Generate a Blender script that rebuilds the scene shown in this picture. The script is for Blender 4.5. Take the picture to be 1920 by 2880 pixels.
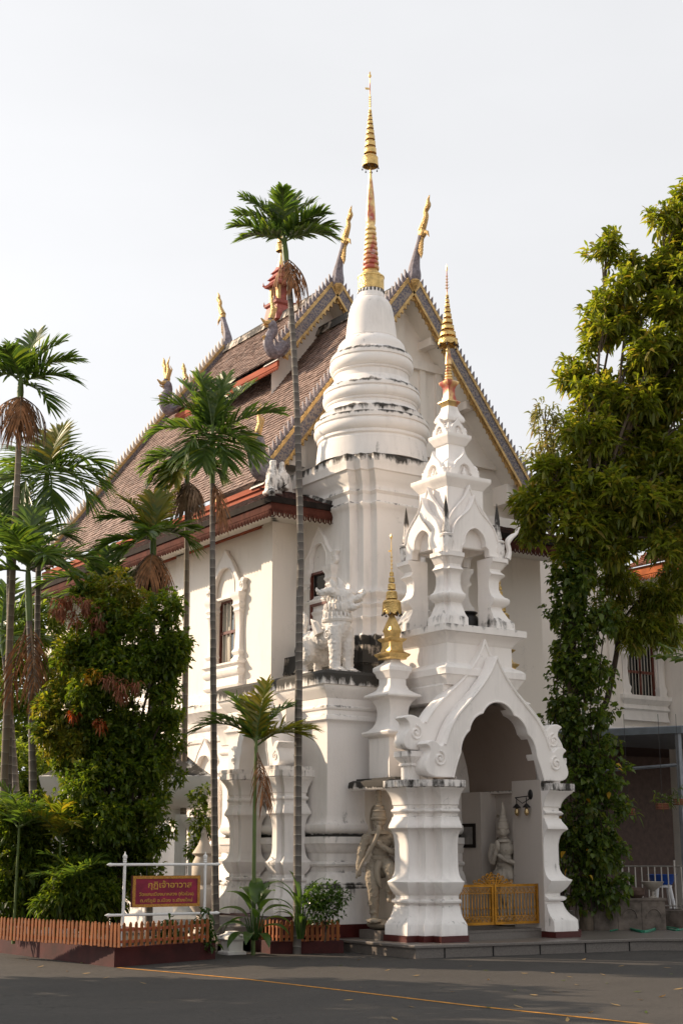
import bpy, bmesh, math, random
import numpy as np
from mathutils import Vector, Matrix
random.seed(7); rng = np.random.default_rng(7)
for o in list(bpy.data.objects): bpy.data.objects.remove(o)
scene = bpy.context.scene
col = scene.collection
PI = math.pi; R_ = math.radians

# ------------------------------------------------------------------ camera
CAM = Vector((-13.91, -18.57, 1.6)); YAW = R_(-34.0); PITCH = math.atan(0.24)
cam_d = bpy.data.cameras.new('camera'); cam = bpy.data.objects.new('camera', cam_d); col.objects.link(cam)
cam_d.sensor_fit = 'VERTICAL'; cam_d.sensor_height = 36; cam_d.sensor_width = 24; cam_d.lens = 50
cam_d.clip_start = .1; cam_d.clip_end = 2000
cam.location = CAM; cam.rotation_euler = (PI/2 + PITCH, 0, YAW)
scene.camera = cam
# ------------------------------------------------------------------ sky, sun, exposure
SUN_EL = R_(28.0); SUN_AZ = R_(36.0)            # azimuth counted from +Y towards -X
sun_dir = Vector((-math.sin(SUN_AZ)*math.cos(SUN_EL), math.cos(SUN_AZ)*math.cos(SUN_EL), math.sin(SUN_EL)))
w = bpy.data.worlds.new('World'); scene.world = w; w.use_nodes = True
nt = w.node_tree; nt.nodes.clear()
wo = nt.nodes.new('ShaderNodeOutputWorld'); bg = nt.nodes.new('ShaderNodeBackground')
sky = nt.nodes.new('ShaderNodeTexSky'); sky.sky_type = 'NISHITA'; sky.sun_disc = False
sky.sun_elevation = SUN_EL; sky.sun_rotation = -SUN_AZ
sky.air_density = 1.0; sky.dust_density = 3.0; sky.ozone_density = 1.0; sky.altitude = 0
hs = nt.nodes.new('ShaderNodeHueSaturation'); hs.inputs['Saturation'].default_value = .16
hz = nt.nodes.new('ShaderNodeMix'); hz.data_type = 'RGBA'        # even white haze over the clear sky
hz.inputs[0].default_value = .80; hz.inputs[7].default_value = (3.62, 3.64, 3.72, 1)
nt.links.new(sky.outputs[0], hs.inputs['Color']); nt.links.new(hs.outputs[0], hz.inputs[6])
cn_ = nt.nodes.new('ShaderNodeTexNoise'); cn_.inputs['Scale'].default_value = 2.2; cn_.inputs['Detail'].default_value = 5     # faint unevenness of the haze
tcw = nt.nodes.new('ShaderNodeTexCoord'); mpw = nt.nodes.new('ShaderNodeMapping'); mpw.inputs['Scale'].default_value = (1, 1, 2.6)
nt.links.new(tcw.outputs['Generated'], mpw.inputs[0]); nt.links.new(mpw.outputs[0], cn_.inputs['Vector'])
mr = nt.nodes.new('ShaderNodeMapRange'); mr.inputs[1].default_value = .3; mr.inputs[2].default_value = .7; mr.inputs[3].default_value = .95; mr.inputs[4].default_value = 1.04
nt.links.new(cn_.outputs[0], mr.inputs[0])
ml = nt.nodes.new('ShaderNodeVectorMath'); ml.operation = 'SCALE'; nt.links.new(hz.outputs[2], ml.inputs[0]); nt.links.new(mr.outputs[0], ml.inputs['Scale'])
nt.links.new(ml.outputs[0], bg.inputs[0])
bg.inputs[1].default_value = .15
nt.links.new(bg.outputs[0], wo.inputs[0])
sl = bpy.data.lights.new('sun', 'SUN'); sl.energy = 4.1; sl.angle = R_(.6); sl.color = (1, .79, .57)
so = bpy.data.objects.new('sun', sl); col.objects.link(so)
so.rotation_euler = sun_dir.to_track_quat('Z', 'Y').to_euler(); so.location = (-10, 40, 25)
vs = scene.view_settings
vs.view_transform = 'Standard'; vs.look = 'None'; vs.gamma = 1; vs.use_curve_mapping = False; vs.exposure = .78
scene.render.engine = 'CYCLES'
scene.cycles.max_bounces = 8; scene.cycles.diffuse_bounces = 4; scene.cycles.transparent_max_bounces = 8
scene.cycles.transmission_bounces = 4; scene.cycles.glossy_bounces = 3
scene.cycles.sample_clamp_indirect = 6
# ------------------------------------------------------------------ placing helpers (photo sighting -> building frame)
_fw = Vector((-math.sin(YAW), math.cos(YAW), 0)); _rt = Vector((math.cos(YAW), math.sin(YAW), 0))
def _ray(x, y):
    x *= 1920/1568; y *= 1920/1568
    u = x - 960; v = y - 1440; c = math.cos(PITCH); s = math.sin(PITCH)
    f = 4000*c + v*s; z = 4000*s - v*c
    return _rt*u + _fw*f + Vector((0, 0, z)), f
def at(x, y, d):
    r, f = _ray(x, y); return CAM + r*(d/f)
def atA(x, y, a):
    r, f = _ray(x, y); return CAM + r*((a - CAM.x)/r.x)
def atB(x, y, b):
    r, f = _ray(x, y); return CAM + r*((b - CAM.y)/r.y)
def depth_of(p):
    return (Vector((p[0], p[1], 0)) - Vector((CAM.x, CAM.y, 0))).dot(_fw)

# ------------------------------------------------------------------ materials
MAT = {}
class N:
    """tiny node helper"""
    def __init__(s, name):
        s.m = bpy.data.materials.new(name); s.m.use_nodes = True; s.t = s.m.node_tree
        s.b = s.t.nodes['Principled BSDF']; s.o = s.t.nodes['Material Output']; MAT[name] = s.m
    def n(s, typ, **kw):
        nd = s.t.nodes.new('ShaderNode' + typ)
        for k, v in kw.items():
            if k in nd.inputs: nd.inputs[k].default_value = v
            else: setattr(nd, k, v)
        return nd
    def l(s, a, b): s.t.links.new(a, b); return s
    def pos(s, sc=(1, 1, 1)):
        g = s.n('NewGeometry'); mp = s.n('Mapping'); mp.inputs['Scale'].default_value = sc
        s.l(g.outputs['Position'], mp.inputs[0]); return mp.outputs[0]
    def noise(s, scale, sc=(1, 1, 1), detail=4, rough=.55):
        nz = s.n('TexNoise'); nz.inputs['Scale'].default_value = scale; nz.inputs['Detail'].default_value = detail
        nz.inputs['Roughness'].default_value = rough
        s.l(s.pos(sc), nz.inputs['Vector']); return nz.outputs[0]
    def math(s, op, a, b=0., c=0., clamp=False):
        m = s.n('Math', operation=op); m.use_clamp = clamp
        for i, q in enumerate((a, b, c)):
            if hasattr(q, 'links'): s.l(q, m.inputs[i])
            else: m.inputs[i].default_value = q
        return m.outputs[0]
    def mix(s, f, a, b):
        m = s.n('Mix', data_type='RGBA')
        for i, q in ((0, f), (6, a), (7, b)):
            if hasattr(q, 'links'): s.l(q, m.inputs[i])
            else: m.inputs[i].default_value = q if i == 0 else (*q, 1)
        return m.outputs[2]
    def ramp(s, f, stops):
        r = s.n('ValToRGB'); e = r.color_ramp.elements
        while len(e) < len(stops): e.new(.5)
        for k, (p, c) in zip(e, stops): k.position = p; k.color = (*c, 1) if len(c) == 3 else c
        s.l(f, r.inputs[0]); return r.outputs[0]
    def bump(s, h, dist=.01, strength=.6):
        b = s.n('Bump'); b.inputs['Distance'].default_value = dist; b.inputs['Strength'].default_value = strength
        s.l(h, b.inputs['Height']); s.l(b.outputs[0], s.b.inputs['Normal']); return s
    def color(s, c):
        if hasattr(c, 'links'): s.l(c, s.b.inputs['Base Color'])
        else: s.b.inputs['Base Color'].default_value = (*c, 1)
        return s
    def set(s, **kw):
        for k, v in kw.items(): s.b.inputs[k.replace('_', ' ')].default_value = v
        return s

def plaster(name, base, dark=(.05, .047, .043), grime=.10, bump=.004):
    q = N(name)
    st = q.n('Attribute', attribute_name='stain').outputs['Fac']
    streak = q.noise(1.0, (7, 7, .9), 5, .65)
    blot = q.noise(1.9, (1, 1, .8), 7, .72)
    nz = q.math('ADD', q.math('MULTIPLY', streak, .48), q.math('MULTIPLY', blot, .52))
    m = q.math('ADD', st, q.math('MULTIPLY', q.math('SUBTRACT', nz, .5), 2.6))
    m = q.math('MULTIPLY', q.math('SUBTRACT', m, .52), 4.0, clamp=True)
    g = q.noise(.9, (1, 1, .45), 5, .6)
    g2 = q.noise(9, (1, 1, .12), 3, .6)
    gf = q.math('ADD', q.math('MULTIPLY', g, .7), q.math('MULTIPLY', g2, .3))
    tone = q.ramp(gf, [(.30, tuple(x*(1-grime*2.0) for x in base)), (.47, base), (.75, tuple(min(1, x*(1+grime*.25)) for x in base))])
    c = q.mix(m, tone, dark)
    wash = q.math('MULTIPLY', q.math('MULTIPLY', q.math('SUBTRACT', q.math('ADD', st, q.math('MULTIPLY', q.math('SUBTRACT', nz, .5), 2.6)), .10), 1.6, clamp=True), .24)
    c = q.mix(m, q.mix(wash, tone, tuple(x*.55 for x in base)), dark)
    ck = q.n('TexVoronoi', feature='DISTANCE_TO_EDGE'); ck.inputs['Scale'].default_value = .8     # hairline cracks here and there
    wv = q.n('VectorMath', operation='ADD'); wn = q.n('TexNoise'); wn.inputs['Scale'].default_value = 2.3; wn.inputs['Detail'].default_value = 6
    q.l(q.pos(), wn.inputs['Vector']); q.l(q.pos(), wv.inputs[0]); q.l(wn.outputs['Color'], wv.inputs[1]); q.l(wv.outputs[0], ck.inputs['Vector'])
    ckm = q.math('MULTIPLY', q.math('MULTIPLY', q.math('SUBTRACT', .006, ck.outputs['Distance']), 220, clamp=True), q.math('MULTIPLY', q.math('SUBTRACT', blot, .54), 8, clamp=True))
    c = q.mix(q.math('MULTIPLY', ckm, .55), c, tuple(x*.3 for x in base))
    q.color(c).set(Roughness=.82, Specular_IOR_Level=.25)
    q.bump(q.noise(14, (1, 1, 1), 5, .6), bump, .5)
    return q.m
plaster('plaster', (.86, .82, .79))
plaster('plaster_wall', (.85, .79, .73), grime=.07)
plaster('plaster_old', (.62, .54, .46), grime=.25)
plaster('stucco_statue', (.30, .255, .20), dark=(.05, .043, .036), grime=.35, bump=.012)
plaster('stucco_pale', (.47, .42, .36), dark=(.10, .085, .07), grime=.3, bump=.01)
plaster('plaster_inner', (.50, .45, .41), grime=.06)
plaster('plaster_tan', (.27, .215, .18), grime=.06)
plaster('white_paint', (.80, .79, .77), grime=.12)
plaster('stucco_lion', (.74, .71, .68), dark=(.16, .15, .14), grime=.22, bump=.01)

def simple(name, base, rough=.6, var=.15, scale=6., bump=0., metal=0., sc=(1, 1, 1), spec=.4):
    q = N(name)
    nz = q.noise(scale, sc, 5, .6)
    q.color(q.ramp(nz, [(.3, tuple(x*(1-var*1.6) for x in base)), (.7, tuple(min(1, x*(1+var)) for x in base))]))
    q.set(Roughness=rough, Metallic=metal, Specular_IOR_Level=spec)
    if bump: q.bump(q.noise(scale*3, sc, 4, .6), bump, .6)
    return q.m
simple('maroon_wood', (.085, .028, .02), .85, .25, 5, .002, spec=.1)
simple('black_wood', (.022, .017, .015), .85, .25, 5, spec=.1)
simple('red_fascia', (.36, .105, .062), .85, .2, 3, .002, sc=(1, .3, 3), spec=.15)
simple('orange_fascia', (.40, .12, .045), .85, .2, 3, .002, spec=.15)
simple('red_base', (.075, .012, .010), .45, .18, 4)
simple('kerb_red', (.058, .010, .009), .8, .3, 3, .004)
simple('soffit', (.80, .76, .70), .7, .06, 2)
simple('window_wood', (.13, .035, .022), .45, .25, 8)
simple('iron_bar', (.55, .50, .44), .5, .1, 8)
simple('curtain', (.52, .49, .42), .8, .1, 3, sc=(8, 8, .4))
simple('dark_room', (.02, .02, .02), .9, .1, 3)
simple('granite', (.16, .14, .125), .35, .25, 60, 0, spec=.5)
simple('concrete', (.30, .275, .25), .85, .3, 5, .006)
simple('court_concrete', (.44, .39, .335), .9, .12, 1.5)  # pale tone for the unseen paving that bounces light
simple('stone_box', (.16, .13, .11), .85, .35, 5, .01)
simple('picket_orange', (.25, .075, .011), .6, .22, 8, .002, sc=(2, 2, .5))
simple('soil', (.05, .036, .026), .95, .4, 8, .02)
simple('steel_grey', (.20, .22, .25), .35, .15, 5, metal=.3)
simple('steel_rail', (.42, .40, .38), .35, .1, 5, metal=.7)
simple('grey_steel_roof', (.16, .19, .22), .4, .15, 3)
simple('black_metal', (.012, .011, .011), .4, .2, 9)
simple('sign_side', (.10, .02, .03), .5, .2, 5)
simple('sign_panel', (.25, .012, .042), .55, .25, 6, .001)
simple('sign_letter', (.55, .30, .05), .45, .2, 20)
simple('sign_border', (.46, .21, .03), .45, .35, 60, .004)
simple('plastic_white', (.60, .60, .62), .35, .04, 3)
simple('plastic_blue', (.01, .06, .32), .35, .08, 3)
simple('hose_green', (.02, .20, .12), .5, .1, 3)
simple('yellow_paint', (.48, .21, .02), .8, .3, 9)
simple('plaque', (.20, .19, .18), .4, .2, 12)
simple('terracotta', (.25, .09, .05), .8, .2, 6)
simple('pale_pot', (.36, .32, .28), .6, .15, 6)
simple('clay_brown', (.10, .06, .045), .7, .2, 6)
simple('naga_blue', (.20, .175, .20), .6, .35, 14, .006)
simple('naga_red', (.34, .09, .07), .6, .3, 9, .004)
simple('bark', (.13, .10, .075), .9, .35, 9, .02, sc=(1, 1, .35))
simple('bark_dark', (.05, .035, .025), .9, .35, 9, .015, sc=(1, 1, .35))
simple('dry_frond', (.27, .125, .055), .85, .45, 7)
simple('dry_frond_grey', (.22, .15, .10), .9, .45, 7)
simple('stem_green', (.09, .13, .03), .5, .25, 5)
simple('crownshaft', (.10, .15, .035), .4, .25, 4, sc=(1, 1, .3))

def gold(name, base, rough=.36, ornament=0., wear=0.):
    q = N(name)
    nz = q.noise(7, (1, 1, 1), 5, .65)
    c = q.ramp(nz, [(.3, tuple(x*.55 for x in base)), (.62, base)])
    if wear:
        red = q.noise(2.2, (1.2, 1.2, .7), 4, .6)
        m = q.math('MULTIPLY', q.math('SUBTRACT', red, 1-wear), 9, clamp=True)
        c = q.mix(m, c, (.42, .09, .06))
        pale = q.noise(5, (1, 1, 1), 4, .6)
        m2 = q.math('MULTIPLY', q.math('SUBTRACT', pale, .6), 9, clamp=True)
        c = q.mix(q.math('MULTIPLY', m, m2), c, (.60, .50, .48))
        q.l(q.math('SUBTRACT', .8, q.math('MULTIPLY', m, .75)), q.b.inputs['Metallic'])
    q.color(c).set(Roughness=rough)
    if not wear: q.set(Metallic=.75)
    if ornament:
        vo = q.n('TexVoronoi'); vo.inputs['Scale'].default_value = 38
        q.l(q.pos(), vo.inputs['Vector']); q.bump(vo.outputs['Distance'], ornament, .9)
    return q.m
gold('gold', (.86, .60, .24), .34)
gold('gold_ornate', (.82, .57, .22), .40, .012)
gold('gold_worn', (.86, .61, .28), .42, 0, .52)
gold('gold_dull', (.60, .40, .17), .5, .010)
gold('gate_gold', (.50, .23, .025), .42, .003)
gold('brass_bulb', (.55, .40, .20), .2)

q = N('roof_tile')                                  # per-tile tone
ri = q.n('NewGeometry').outputs['Random Per Island']
tile = q.ramp(ri, [(0, (.115, .078, .064)), (.25, (.195, .130, .106)), (.6, (.25, .170, .140)), (.9, (.32, .225, .19)), (1, (.15, .108, .092))])
moss = q.math('MULTIPLY', q.math('SUBTRACT', q.noise(.8, (1, 1, 1), 5, .65), .58), 5, clamp=True)
q.color(q.mix(q.math('MULTIPLY', moss, .5), tile, (.10, .085, .07))).set(Roughness=.72, Specular_IOR_Level=.3)
q = N('roof_tile_dark')
ri = q.n('NewGeometry').outputs['Random Per Island']
q.color(q.ramp(ri, [(0, (.035, .016, .014)), (.6, (.065, .026, .022)), (1, (.10, .04, .032))])).set(Roughness=.55)
q = N('roof_tile_orange')
ri = q.n('NewGeometry').outputs['Random Per Island']
q.color(q.ramp(ri, [(0, (.12, .04, .025)), (.6, (.22, .075, .04)), (1, (.30, .12, .07))])).set(Roughness=.7)

q = N('scale_board')                                # bluish grey scale relief with pale joints
mp = q.pos((1, 1, 1))
vo = q.n('TexVoronoi'); vo.inputs['Scale'].default_value = 20; q.l(mp, vo.inputs['Vector'])
q.color(q.ramp(vo.outputs['Distance'], [(.0, (.075, .072, .105)), (.38, (.11, .10, .125)), (.60, (.23, .19, .17))])).set(Roughness=.6)
q.bump(vo.outputs['Distance'], .02, .8)

q = N('glass_dark')
q.color((.012, .018, .018)).set(Roughness=.06, Specular_IOR_Level=.9)

q = N('asphalt')
n1 = q.noise(12, (1, 1, 1), 6, .7); n2 = q.noise(90, (1, 1, 1), 3, .7)
n3 = q.noise(.35, (1, 2.2, 1), 5, .6)
f = q.math('ADD', q.math('MULTIPLY', n2, .45), q.math('ADD', q.math('MULTIPLY', n1, .3), q.math('MULTIPLY', n3, .25)))
ck = q.n('TexVoronoi', feature='DISTANCE_TO_EDGE'); ck.inputs['Scale'].default_value = .45
wv = q.n('VectorMath', operation='ADD'); q.l(q.pos(), wv.inputs[0]); nzc = q.n('TexNoise'); nzc.inputs['Scale'].default_value = 1.7; nzc.inputs['Detail'].default_value = 5; q.l(q.pos(), nzc.inputs['Vector']); q.l(nzc.outputs['Color'], wv.inputs[1]); q.l(wv.outputs[0], ck.inputs['Vector'])
crk = q.math('MULTIPLY', q.math('SUBTRACT', .006, ck.outputs['Distance']), 160, clamp=True)
crk = q.math('MULTIPLY', crk, q.math('MULTIPLY', q.math('SUBTRACT', n3, .46), 9, clamp=True))
oil = q.math('MULTIPLY', q.math('SUBTRACT', q.noise(.9, (1, 1, 1), 3, .5), .60), 6, clamp=True)
ca = q.ramp(f, [(.30, (.027, .025, .024)), (.52, (.056, .051, .047)), (.70, (.105, .093, .083))])
ca = q.mix(q.math('MULTIPLY', oil, .45), ca, (.022, .021, .021))
q.color(q.mix(q.math('MULTIPLY', crk, .8), ca, (.012, .012, .012))).set(Roughness=.85, Specular_IOR_Level=.3)
q.bump(n2, .012, .7)

def leafmat(name, cols, trans=.45, rough=.42, tcol=None, dry=0):
    q = N(name)
    ri = q.n('NewGeometry').outputs['Random Per Island']
    stops = [(i/(len(cols)-1), c) for i, c in enumerate(cols)]
    c = q.ramp(ri, stops)
    q.color(c).set(Roughness=rough, Specular_IOR_Level=.45)
    tr = q.n('BsdfTranslucent')
    hsv = q.n('HueSaturation'); hsv.inputs['Value'].default_value = 2.3; hsv.inputs['Hue'].default_value = .488; hsv.inputs['Saturation'].default_value = 1.1
    q.l(c, hsv.inputs['Color']); q.l(hsv.outputs[0], tr.inputs['Color'])
    mx = q.n('MixShader'); mx.inputs[0].default_value = trans
    q.l(q.b.outputs[0], mx.inputs[1]); q.l(tr.outputs[0], mx.inputs[2]); q.l(mx.outputs[0], q.o.inputs[0])
    return q.m
leafmat('leaf_big', [(.07, .10, .013), (.12, .155, .02), (.17, .20, .026), (.10, .13, .018), (.21, .225, .032), (.24, .19, .036)], .5)
leafmat('leaf_bush', [(.04, .075, .012), (.07, .115, .016), (.11, .155, .02), (.06, .095, .014), (.17, .19, .024)], .5)
leafmat('leaf_vine', [(.03, .055, .011), (.06, .10, .016), (.11, .16, .022), (.04, .07, .012), (.14, .15, .025)], .38)
leafmat('leaf_palm', [(.035, .07, .016), (.055, .10, .02), (.08, .13, .022), (.045, .085, .016), (.12, .16, .024)], .45, .38)
leafmat('leaf_palm_yellow', [(.10, .14, .02), (.14, .16, .02), (.24, .20, .03), (.07, .11, .018)], .45, .4)
leafmat('leaf_pale', [(.10, .12, .03), (.15, .15, .05), (.12, .13, .03), (.17, .13, .05)], .5)
leafmat('leaf_broad', [(.03, .065, .012), (.045, .09, .016), (.06, .11, .02)], .4, .3)
leafmat('leaf_rust', [(.19, .075, .038), (.25, .10, .052), (.17, .085, .048), (.30, .14, .08)], .35, .7)
leafmat('leaf_red', [(.24, .05, .015), (.28, .08, .02), (.20, .09, .02)], .35, .6)
leafmat('leaf_yellow', [(.45, .27, .02), (.40, .22, .02), (.34, .25, .03)], .4, .6)
leafmat('leaf_back', [(.07, .11, .02), (.11, .16, .025), (.16, .20, .03), (.06, .09, .02)], .5, .6)
leafmat('leaf_fallen', [(.30, .18, .05), (.22, .20, .06), (.34, .24, .10), (.20, .12, .05), (.26, .22, .05)], .15, .8)

q = N('palm_trunk')                                 # grey trunk with dark and pale leaf-scar rings
tc = q.n('TexCoord'); sx = q.n('SeparateXYZ'); q.l(tc.outputs['Object'], sx.inputs[0])
warp = q.math('ADD', sx.outputs['Z'], q.math('MULTIPLY', q.noise(3.0, (1, 1, 1), 3), .10))
ph = q.math('FRACT', q.math('MULTIPLY', warp, 6.2))
ring = q.ramp(ph, [(0, (.05, .045, .04)), (.06, (.30, .28, .25)), (.13, (.16, .14, .12)), (.6, (.11, .095, .085)), (1, (.085, .075, .065))])
lich = q.math('MULTIPLY', q.math('SUBTRACT', q.noise(6, (1, 1, .4), 5, .7), .55), 5, clamp=True)
q.color(q.mix(q.math('MULTIPLY', lich, .6), ring, (.24, .22, .20))).set(Roughness=.85)
q.bump(ph, .01, .5)
q = N('palm_trunk_brown')
tc = q.n('TexCoord'); sx = q.n('SeparateXYZ'); q.l(tc.outputs['Object'], sx.inputs[0])
warp = q.math('ADD', sx.outputs['Z'], q.math('MULTIPLY', q.noise(3.0, (1, 1, 1), 3), .10))
ph = q.math('FRACT', q.math('MULTIPLY', warp, 4.6))
ring = q.ramp(ph, [(0, (.045, .04, .035)), (.05, (.24, .21, .17)), (.12, (.17, .14, .10)), (1, (.12, .095, .07))])
q.color(ring).set(Roughness=.85)

# ------------------------------------------------------------------ mesh helpers
LOC = {}                                            # world location of every object used as a parent
def finish(name, me, mat, parent=None, smooth=35, kind=None, stain=None):
    if mat is not None:
        for mm in (mat if isinstance(mat, (list, tuple)) else [mat]):
            me.materials.append(MAT[mm] if isinstance(mm, str) else mm)
    if smooth:
        me.shade_smooth()
        if smooth < 180: me.set_sharp_from_angle(angle=R_(smooth))
    ob = bpy.data.objects.new(name, me); col.objects.link(ob)
    if parent is not None:
        off = LOC[parent.name]
        me.transform(Matrix.Translation(-off)); ob.parent = parent; LOC[ob.name] = off
    else: LOC[ob.name] = Vector((0, 0, 0))
    if kind: ob['kind'] = kind
    return ob
def thing(name, loc, label, cat, group=None):
    e = bpy.data.objects.new(name, None); col.objects.link(e); e.location = loc; e.empty_display_size = .2
    e['label'] = label; e['category'] = cat
    if group: e['group'] = group
    LOC[e.name] = Vector(loc); return e
def tag(o, label, cat, group=None):
    o['label'] = label; o['category'] = cat
    if group: o['group'] = group
    return o
def rebase(o, loc):
    """give a single-mesh top-level thing an origin at its base"""
    loc = Vector(loc); o.data.transform(Matrix.Translation(-loc)); o.location = loc; LOC[o.name] = loc; return o

def grime_and_recess_tone(prof):
    """dirt collects on ledge tops and in recessed joints; it runs a little way down from them"""
    p = [list(l)+[0.]*(3-len(l)) for l in prof]; n = len(p); add = [0.]*n
    for i in range(n):
        o = p[i][0]; lo = p[i-1][0] if i else o; hi = p[i+1][0] if i < n-1 else o
        if hi < o-.008: add[i] = max(add[i], .20); add[i+1] = max(add[i+1], .26)
        if lo > o+.004 and hi > o+.004: add[i] = max(add[i], .24)
        if i and hi < o-.02 and lo <= o+.001: add[i-1] = max(add[i-1], .10)
    return [(a[0], a[1], a[2]+b) for a, b in zip(p, add)]
class MB:
    def __init__(s): s.v = []; s.f = []; s.st = []; s.mi = []; s.m = 0
    def add(s, vs, fs, st=0.):
        n = len(s.v); s.v += [tuple(p) for p in vs]
        s.st += (list(st) if isinstance(st, (list, tuple)) else [st]*len(vs))
        s.f += [tuple(n+i for i in f) for f in fs]; s.mi += [s.m]*len(fs); return s
    def box(s, x0, x1, y0, y1, z0, z1, st=0., stt=None):
        if x0 > x1: x0, x1 = x1, x0
        if y0 > y1: y0, y1 = y1, y0
        t = st if stt is None else stt
        return s.add([(x0,y0,z0),(x1,y0,z0),(x1,y1,z0),(x0,y1,z0),(x0,y0,z1),(x1,y0,z1),(x1,y1,z1),(x0,y1,z1)],
              [(0,3,2,1),(4,5,6,7),(0,1,5,4),(1,2,6,5),(2,3,7,6),(3,0,4,7)], [st]*4+[t]*4)
    def obox(s, c, ux, uy, uz, st=0.):
        c = Vector(c); ux = Vector(ux); uy = Vector(uy); uz = Vector(uz)
        vs = [c+ux*i+uy*j+uz*k for k in (-1, 1) for i, j in ((-1,-1),(1,-1),(1,1),(-1,1))]
        return s.add(vs, [(0,3,2,1),(4,5,6,7),(0,1,5,4),(1,2,6,5),(2,3,7,6),(3,0,4,7)], st)
    def mold(s, plan, prof, es=None, cap=True, capb=True, auto=True):
        """sweep a vertical profile [(offset, z, stain)] round a plan polygon (counter-clockwise)"""
        prof = grime_and_recess_tone(prof) if auto else prof
        n = len(plan); es = es or [1.]*n; P = [Vector(p) for p in plan]
        nor = []
        for i in range(n):
            d = (P[(i+1) % n]-P[i]).normalized(); nor.append(Vector((d.y, -d.x)))
        vs = []; st = []
        for lv in prof:
            off, z = lv[0], lv[1]; t = lv[2] if len(lv) > 2 else 0.
            for i in range(n):
                n0, n1 = nor[i-1], nor[i]; d0, d1 = off*es[i-1], off*es[i]
                det = n0.x*n1.y - n0.y*n1.x
                if abs(det) < 1e-4: q = n1*d1
                else: q = Vector(((d0*n1.y-d1*n0.y)/det, (d1*n0.x-d0*n1.x)/det))
                vs.append((P[i].x+q.x, P[i].y+q.y, z)); st.append(t)
        fs = []
        for k in range(len(prof)-1):
            for i in range(n):
                j = (i+1) % n; fs.append((k*n+i, k*n+j, (k+1)*n+j, (k+1)*n+i))
        if capb: fs.append(tuple(reversed(range(n))))
        if cap: fs.append(tuple((len(prof)-1)*n+i for i in range(n)))
        return s.add(vs, fs, st)
    def lathe(s, cx, cy, prof, n=32, sq=1.):
        vs = []; st = []
        prof = grime_and_recess_tone(prof)
        for lv in prof:
            r, z = lv[0], lv[1]; t = lv[2] if len(lv) > 2 else 0.
            for i in range(n):
                a = 2*PI*(i+.5)/n; vs.append((cx+r*math.cos(a), cy+r*math.sin(a)*sq, z)); st.append(t)
        fs = [(k*n+i, k*n+(i+1) % n, (k+1)*n+(i+1) % n, (k+1)*n+i) for k in range(len(prof)-1) for i in range(n)]
        fs.append(tuple(reversed(range(n)))); fs.append(tuple((len(prof)-1)*n+i for i in range(n)))
        return s.add(vs, fs, st)
    def tube(s, pts, rad, n=8, st=0., flat=1.):
        pts = [Vector(p) for p in pts]; m = len(pts)
        if not isinstance(rad, (list, tuple)): rad = [rad]*m
        vs = []; up = Vector((0, 0, 1)); prev = None
        for i, p in enumerate(pts):
            d = (pts[min(i+1, m-1)]-pts[max(i-1, 0)])
            d = d.normalized() if d.length > 1e-9 else Vector((0, 0, 1))
            if prev is None:
                a = d.cross(up)
                if a.length < .1: a = d.cross(Vector((1, 0, 0)))
                a.normalize()
            else: a = (prev - d*prev.dot(d)).normalized()
            prev = a; b = d.cross(a)
            for k in range(n):
                t = 2*PI*k/n; vs.append(p + (a*math.cos(t) + b*math.sin(t)*flat)*rad[i])
        fs = [(k*n+i, k*n+(i+1) % n, (k+1)*n+(i+1) % n, (k+1)*n+i) for k in range(m-1) for i in range(n)]
        fs.append(tuple(reversed(range(n)))); fs.append(tuple((m-1)*n+i for i in range(n)))
        return s.add(vs, fs, st)
    def ell(s, c, r, n=12, m=8, rot=None, st=0.):
        vs = []; c = Vector(c)
        for j in range(m+1):
            ph = PI*j/m
            for i in range(n):
                th = 2*PI*i/n
                p = Vector((r[0]*math.sin(ph)*math.cos(th), r[1]*math.sin(ph)*math.sin(th), -r[2]*math.cos(ph)))
                if rot: p = rot @ p
                vs.append(c+p)
        fs = [(j*n+i, j*n+(i+1) % n, (j+1)*n+(i+1) % n, (j+1)*n+i) for j in range(m) for i in range(n)]
        return s.add(vs, fs, st)
    def shape(s, outlines, depth, bevel, mp, st=0., res=1):
        """filled outline(s) extruded by depth with a rounded edge; mp maps (u, v, w) to 3-D, w in [0, depth]"""
        cu = bpy.data.curves.new('tmp', 'CURVE'); cu.dimensions = '2D'; cu.fill_mode = 'BOTH'
        cu.extrude = max(depth/2-bevel, .0005); cu.bevel_depth = bevel; cu.bevel_resolution = res; cu.offset = -bevel
        for ol in outlines:
            sp = cu.splines.new('POLY'); sp.points.add(len(ol)-1); sp.use_cyclic_u = True
            for k, (u, v) in zip(sp.points, ol): k.co = (u, v, 0, 1)
        ob = bpy.data.objects.new('tmp', cu); me = bpy.data.meshes.new_from_object(ob)
        vs = [mp(v.co.x, v.co.y, v.co.z+depth/2) for v in me.vertices]
        fs = [tuple(p.vertices) for p in me.polygons]
        stv = [st(v) for v in vs] if callable(st) else st
        s.add(vs, fs, stv)
        bpy.data.objects.remove(ob); bpy.data.curves.remove(cu); bpy.data.meshes.remove(me); return s
    def mesh(s, fixn=True):
        me = bpy.data.meshes.new('m'); me.from_pydata(s.v, [], s.f)
        at_ = me.attributes.new('stain', 'FLOAT', 'POINT'); at_.data.foreach_set('value', s.st)
        if any(s.mi): me.polygons.foreach_set('material_index', s.mi)
        if fixn:
            bm = bmesh.new(); bm.from_mesh(me); bmesh.ops.recalc_face_normals(bm, faces=bm.faces); bm.to_mesh(me); bm.free()
        me.update(); return me
    def build(s, name, mat, parent=None, smooth=35, kind=None):
        return finish(name, s.mesh(), mat, parent, smooth, kind)
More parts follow.
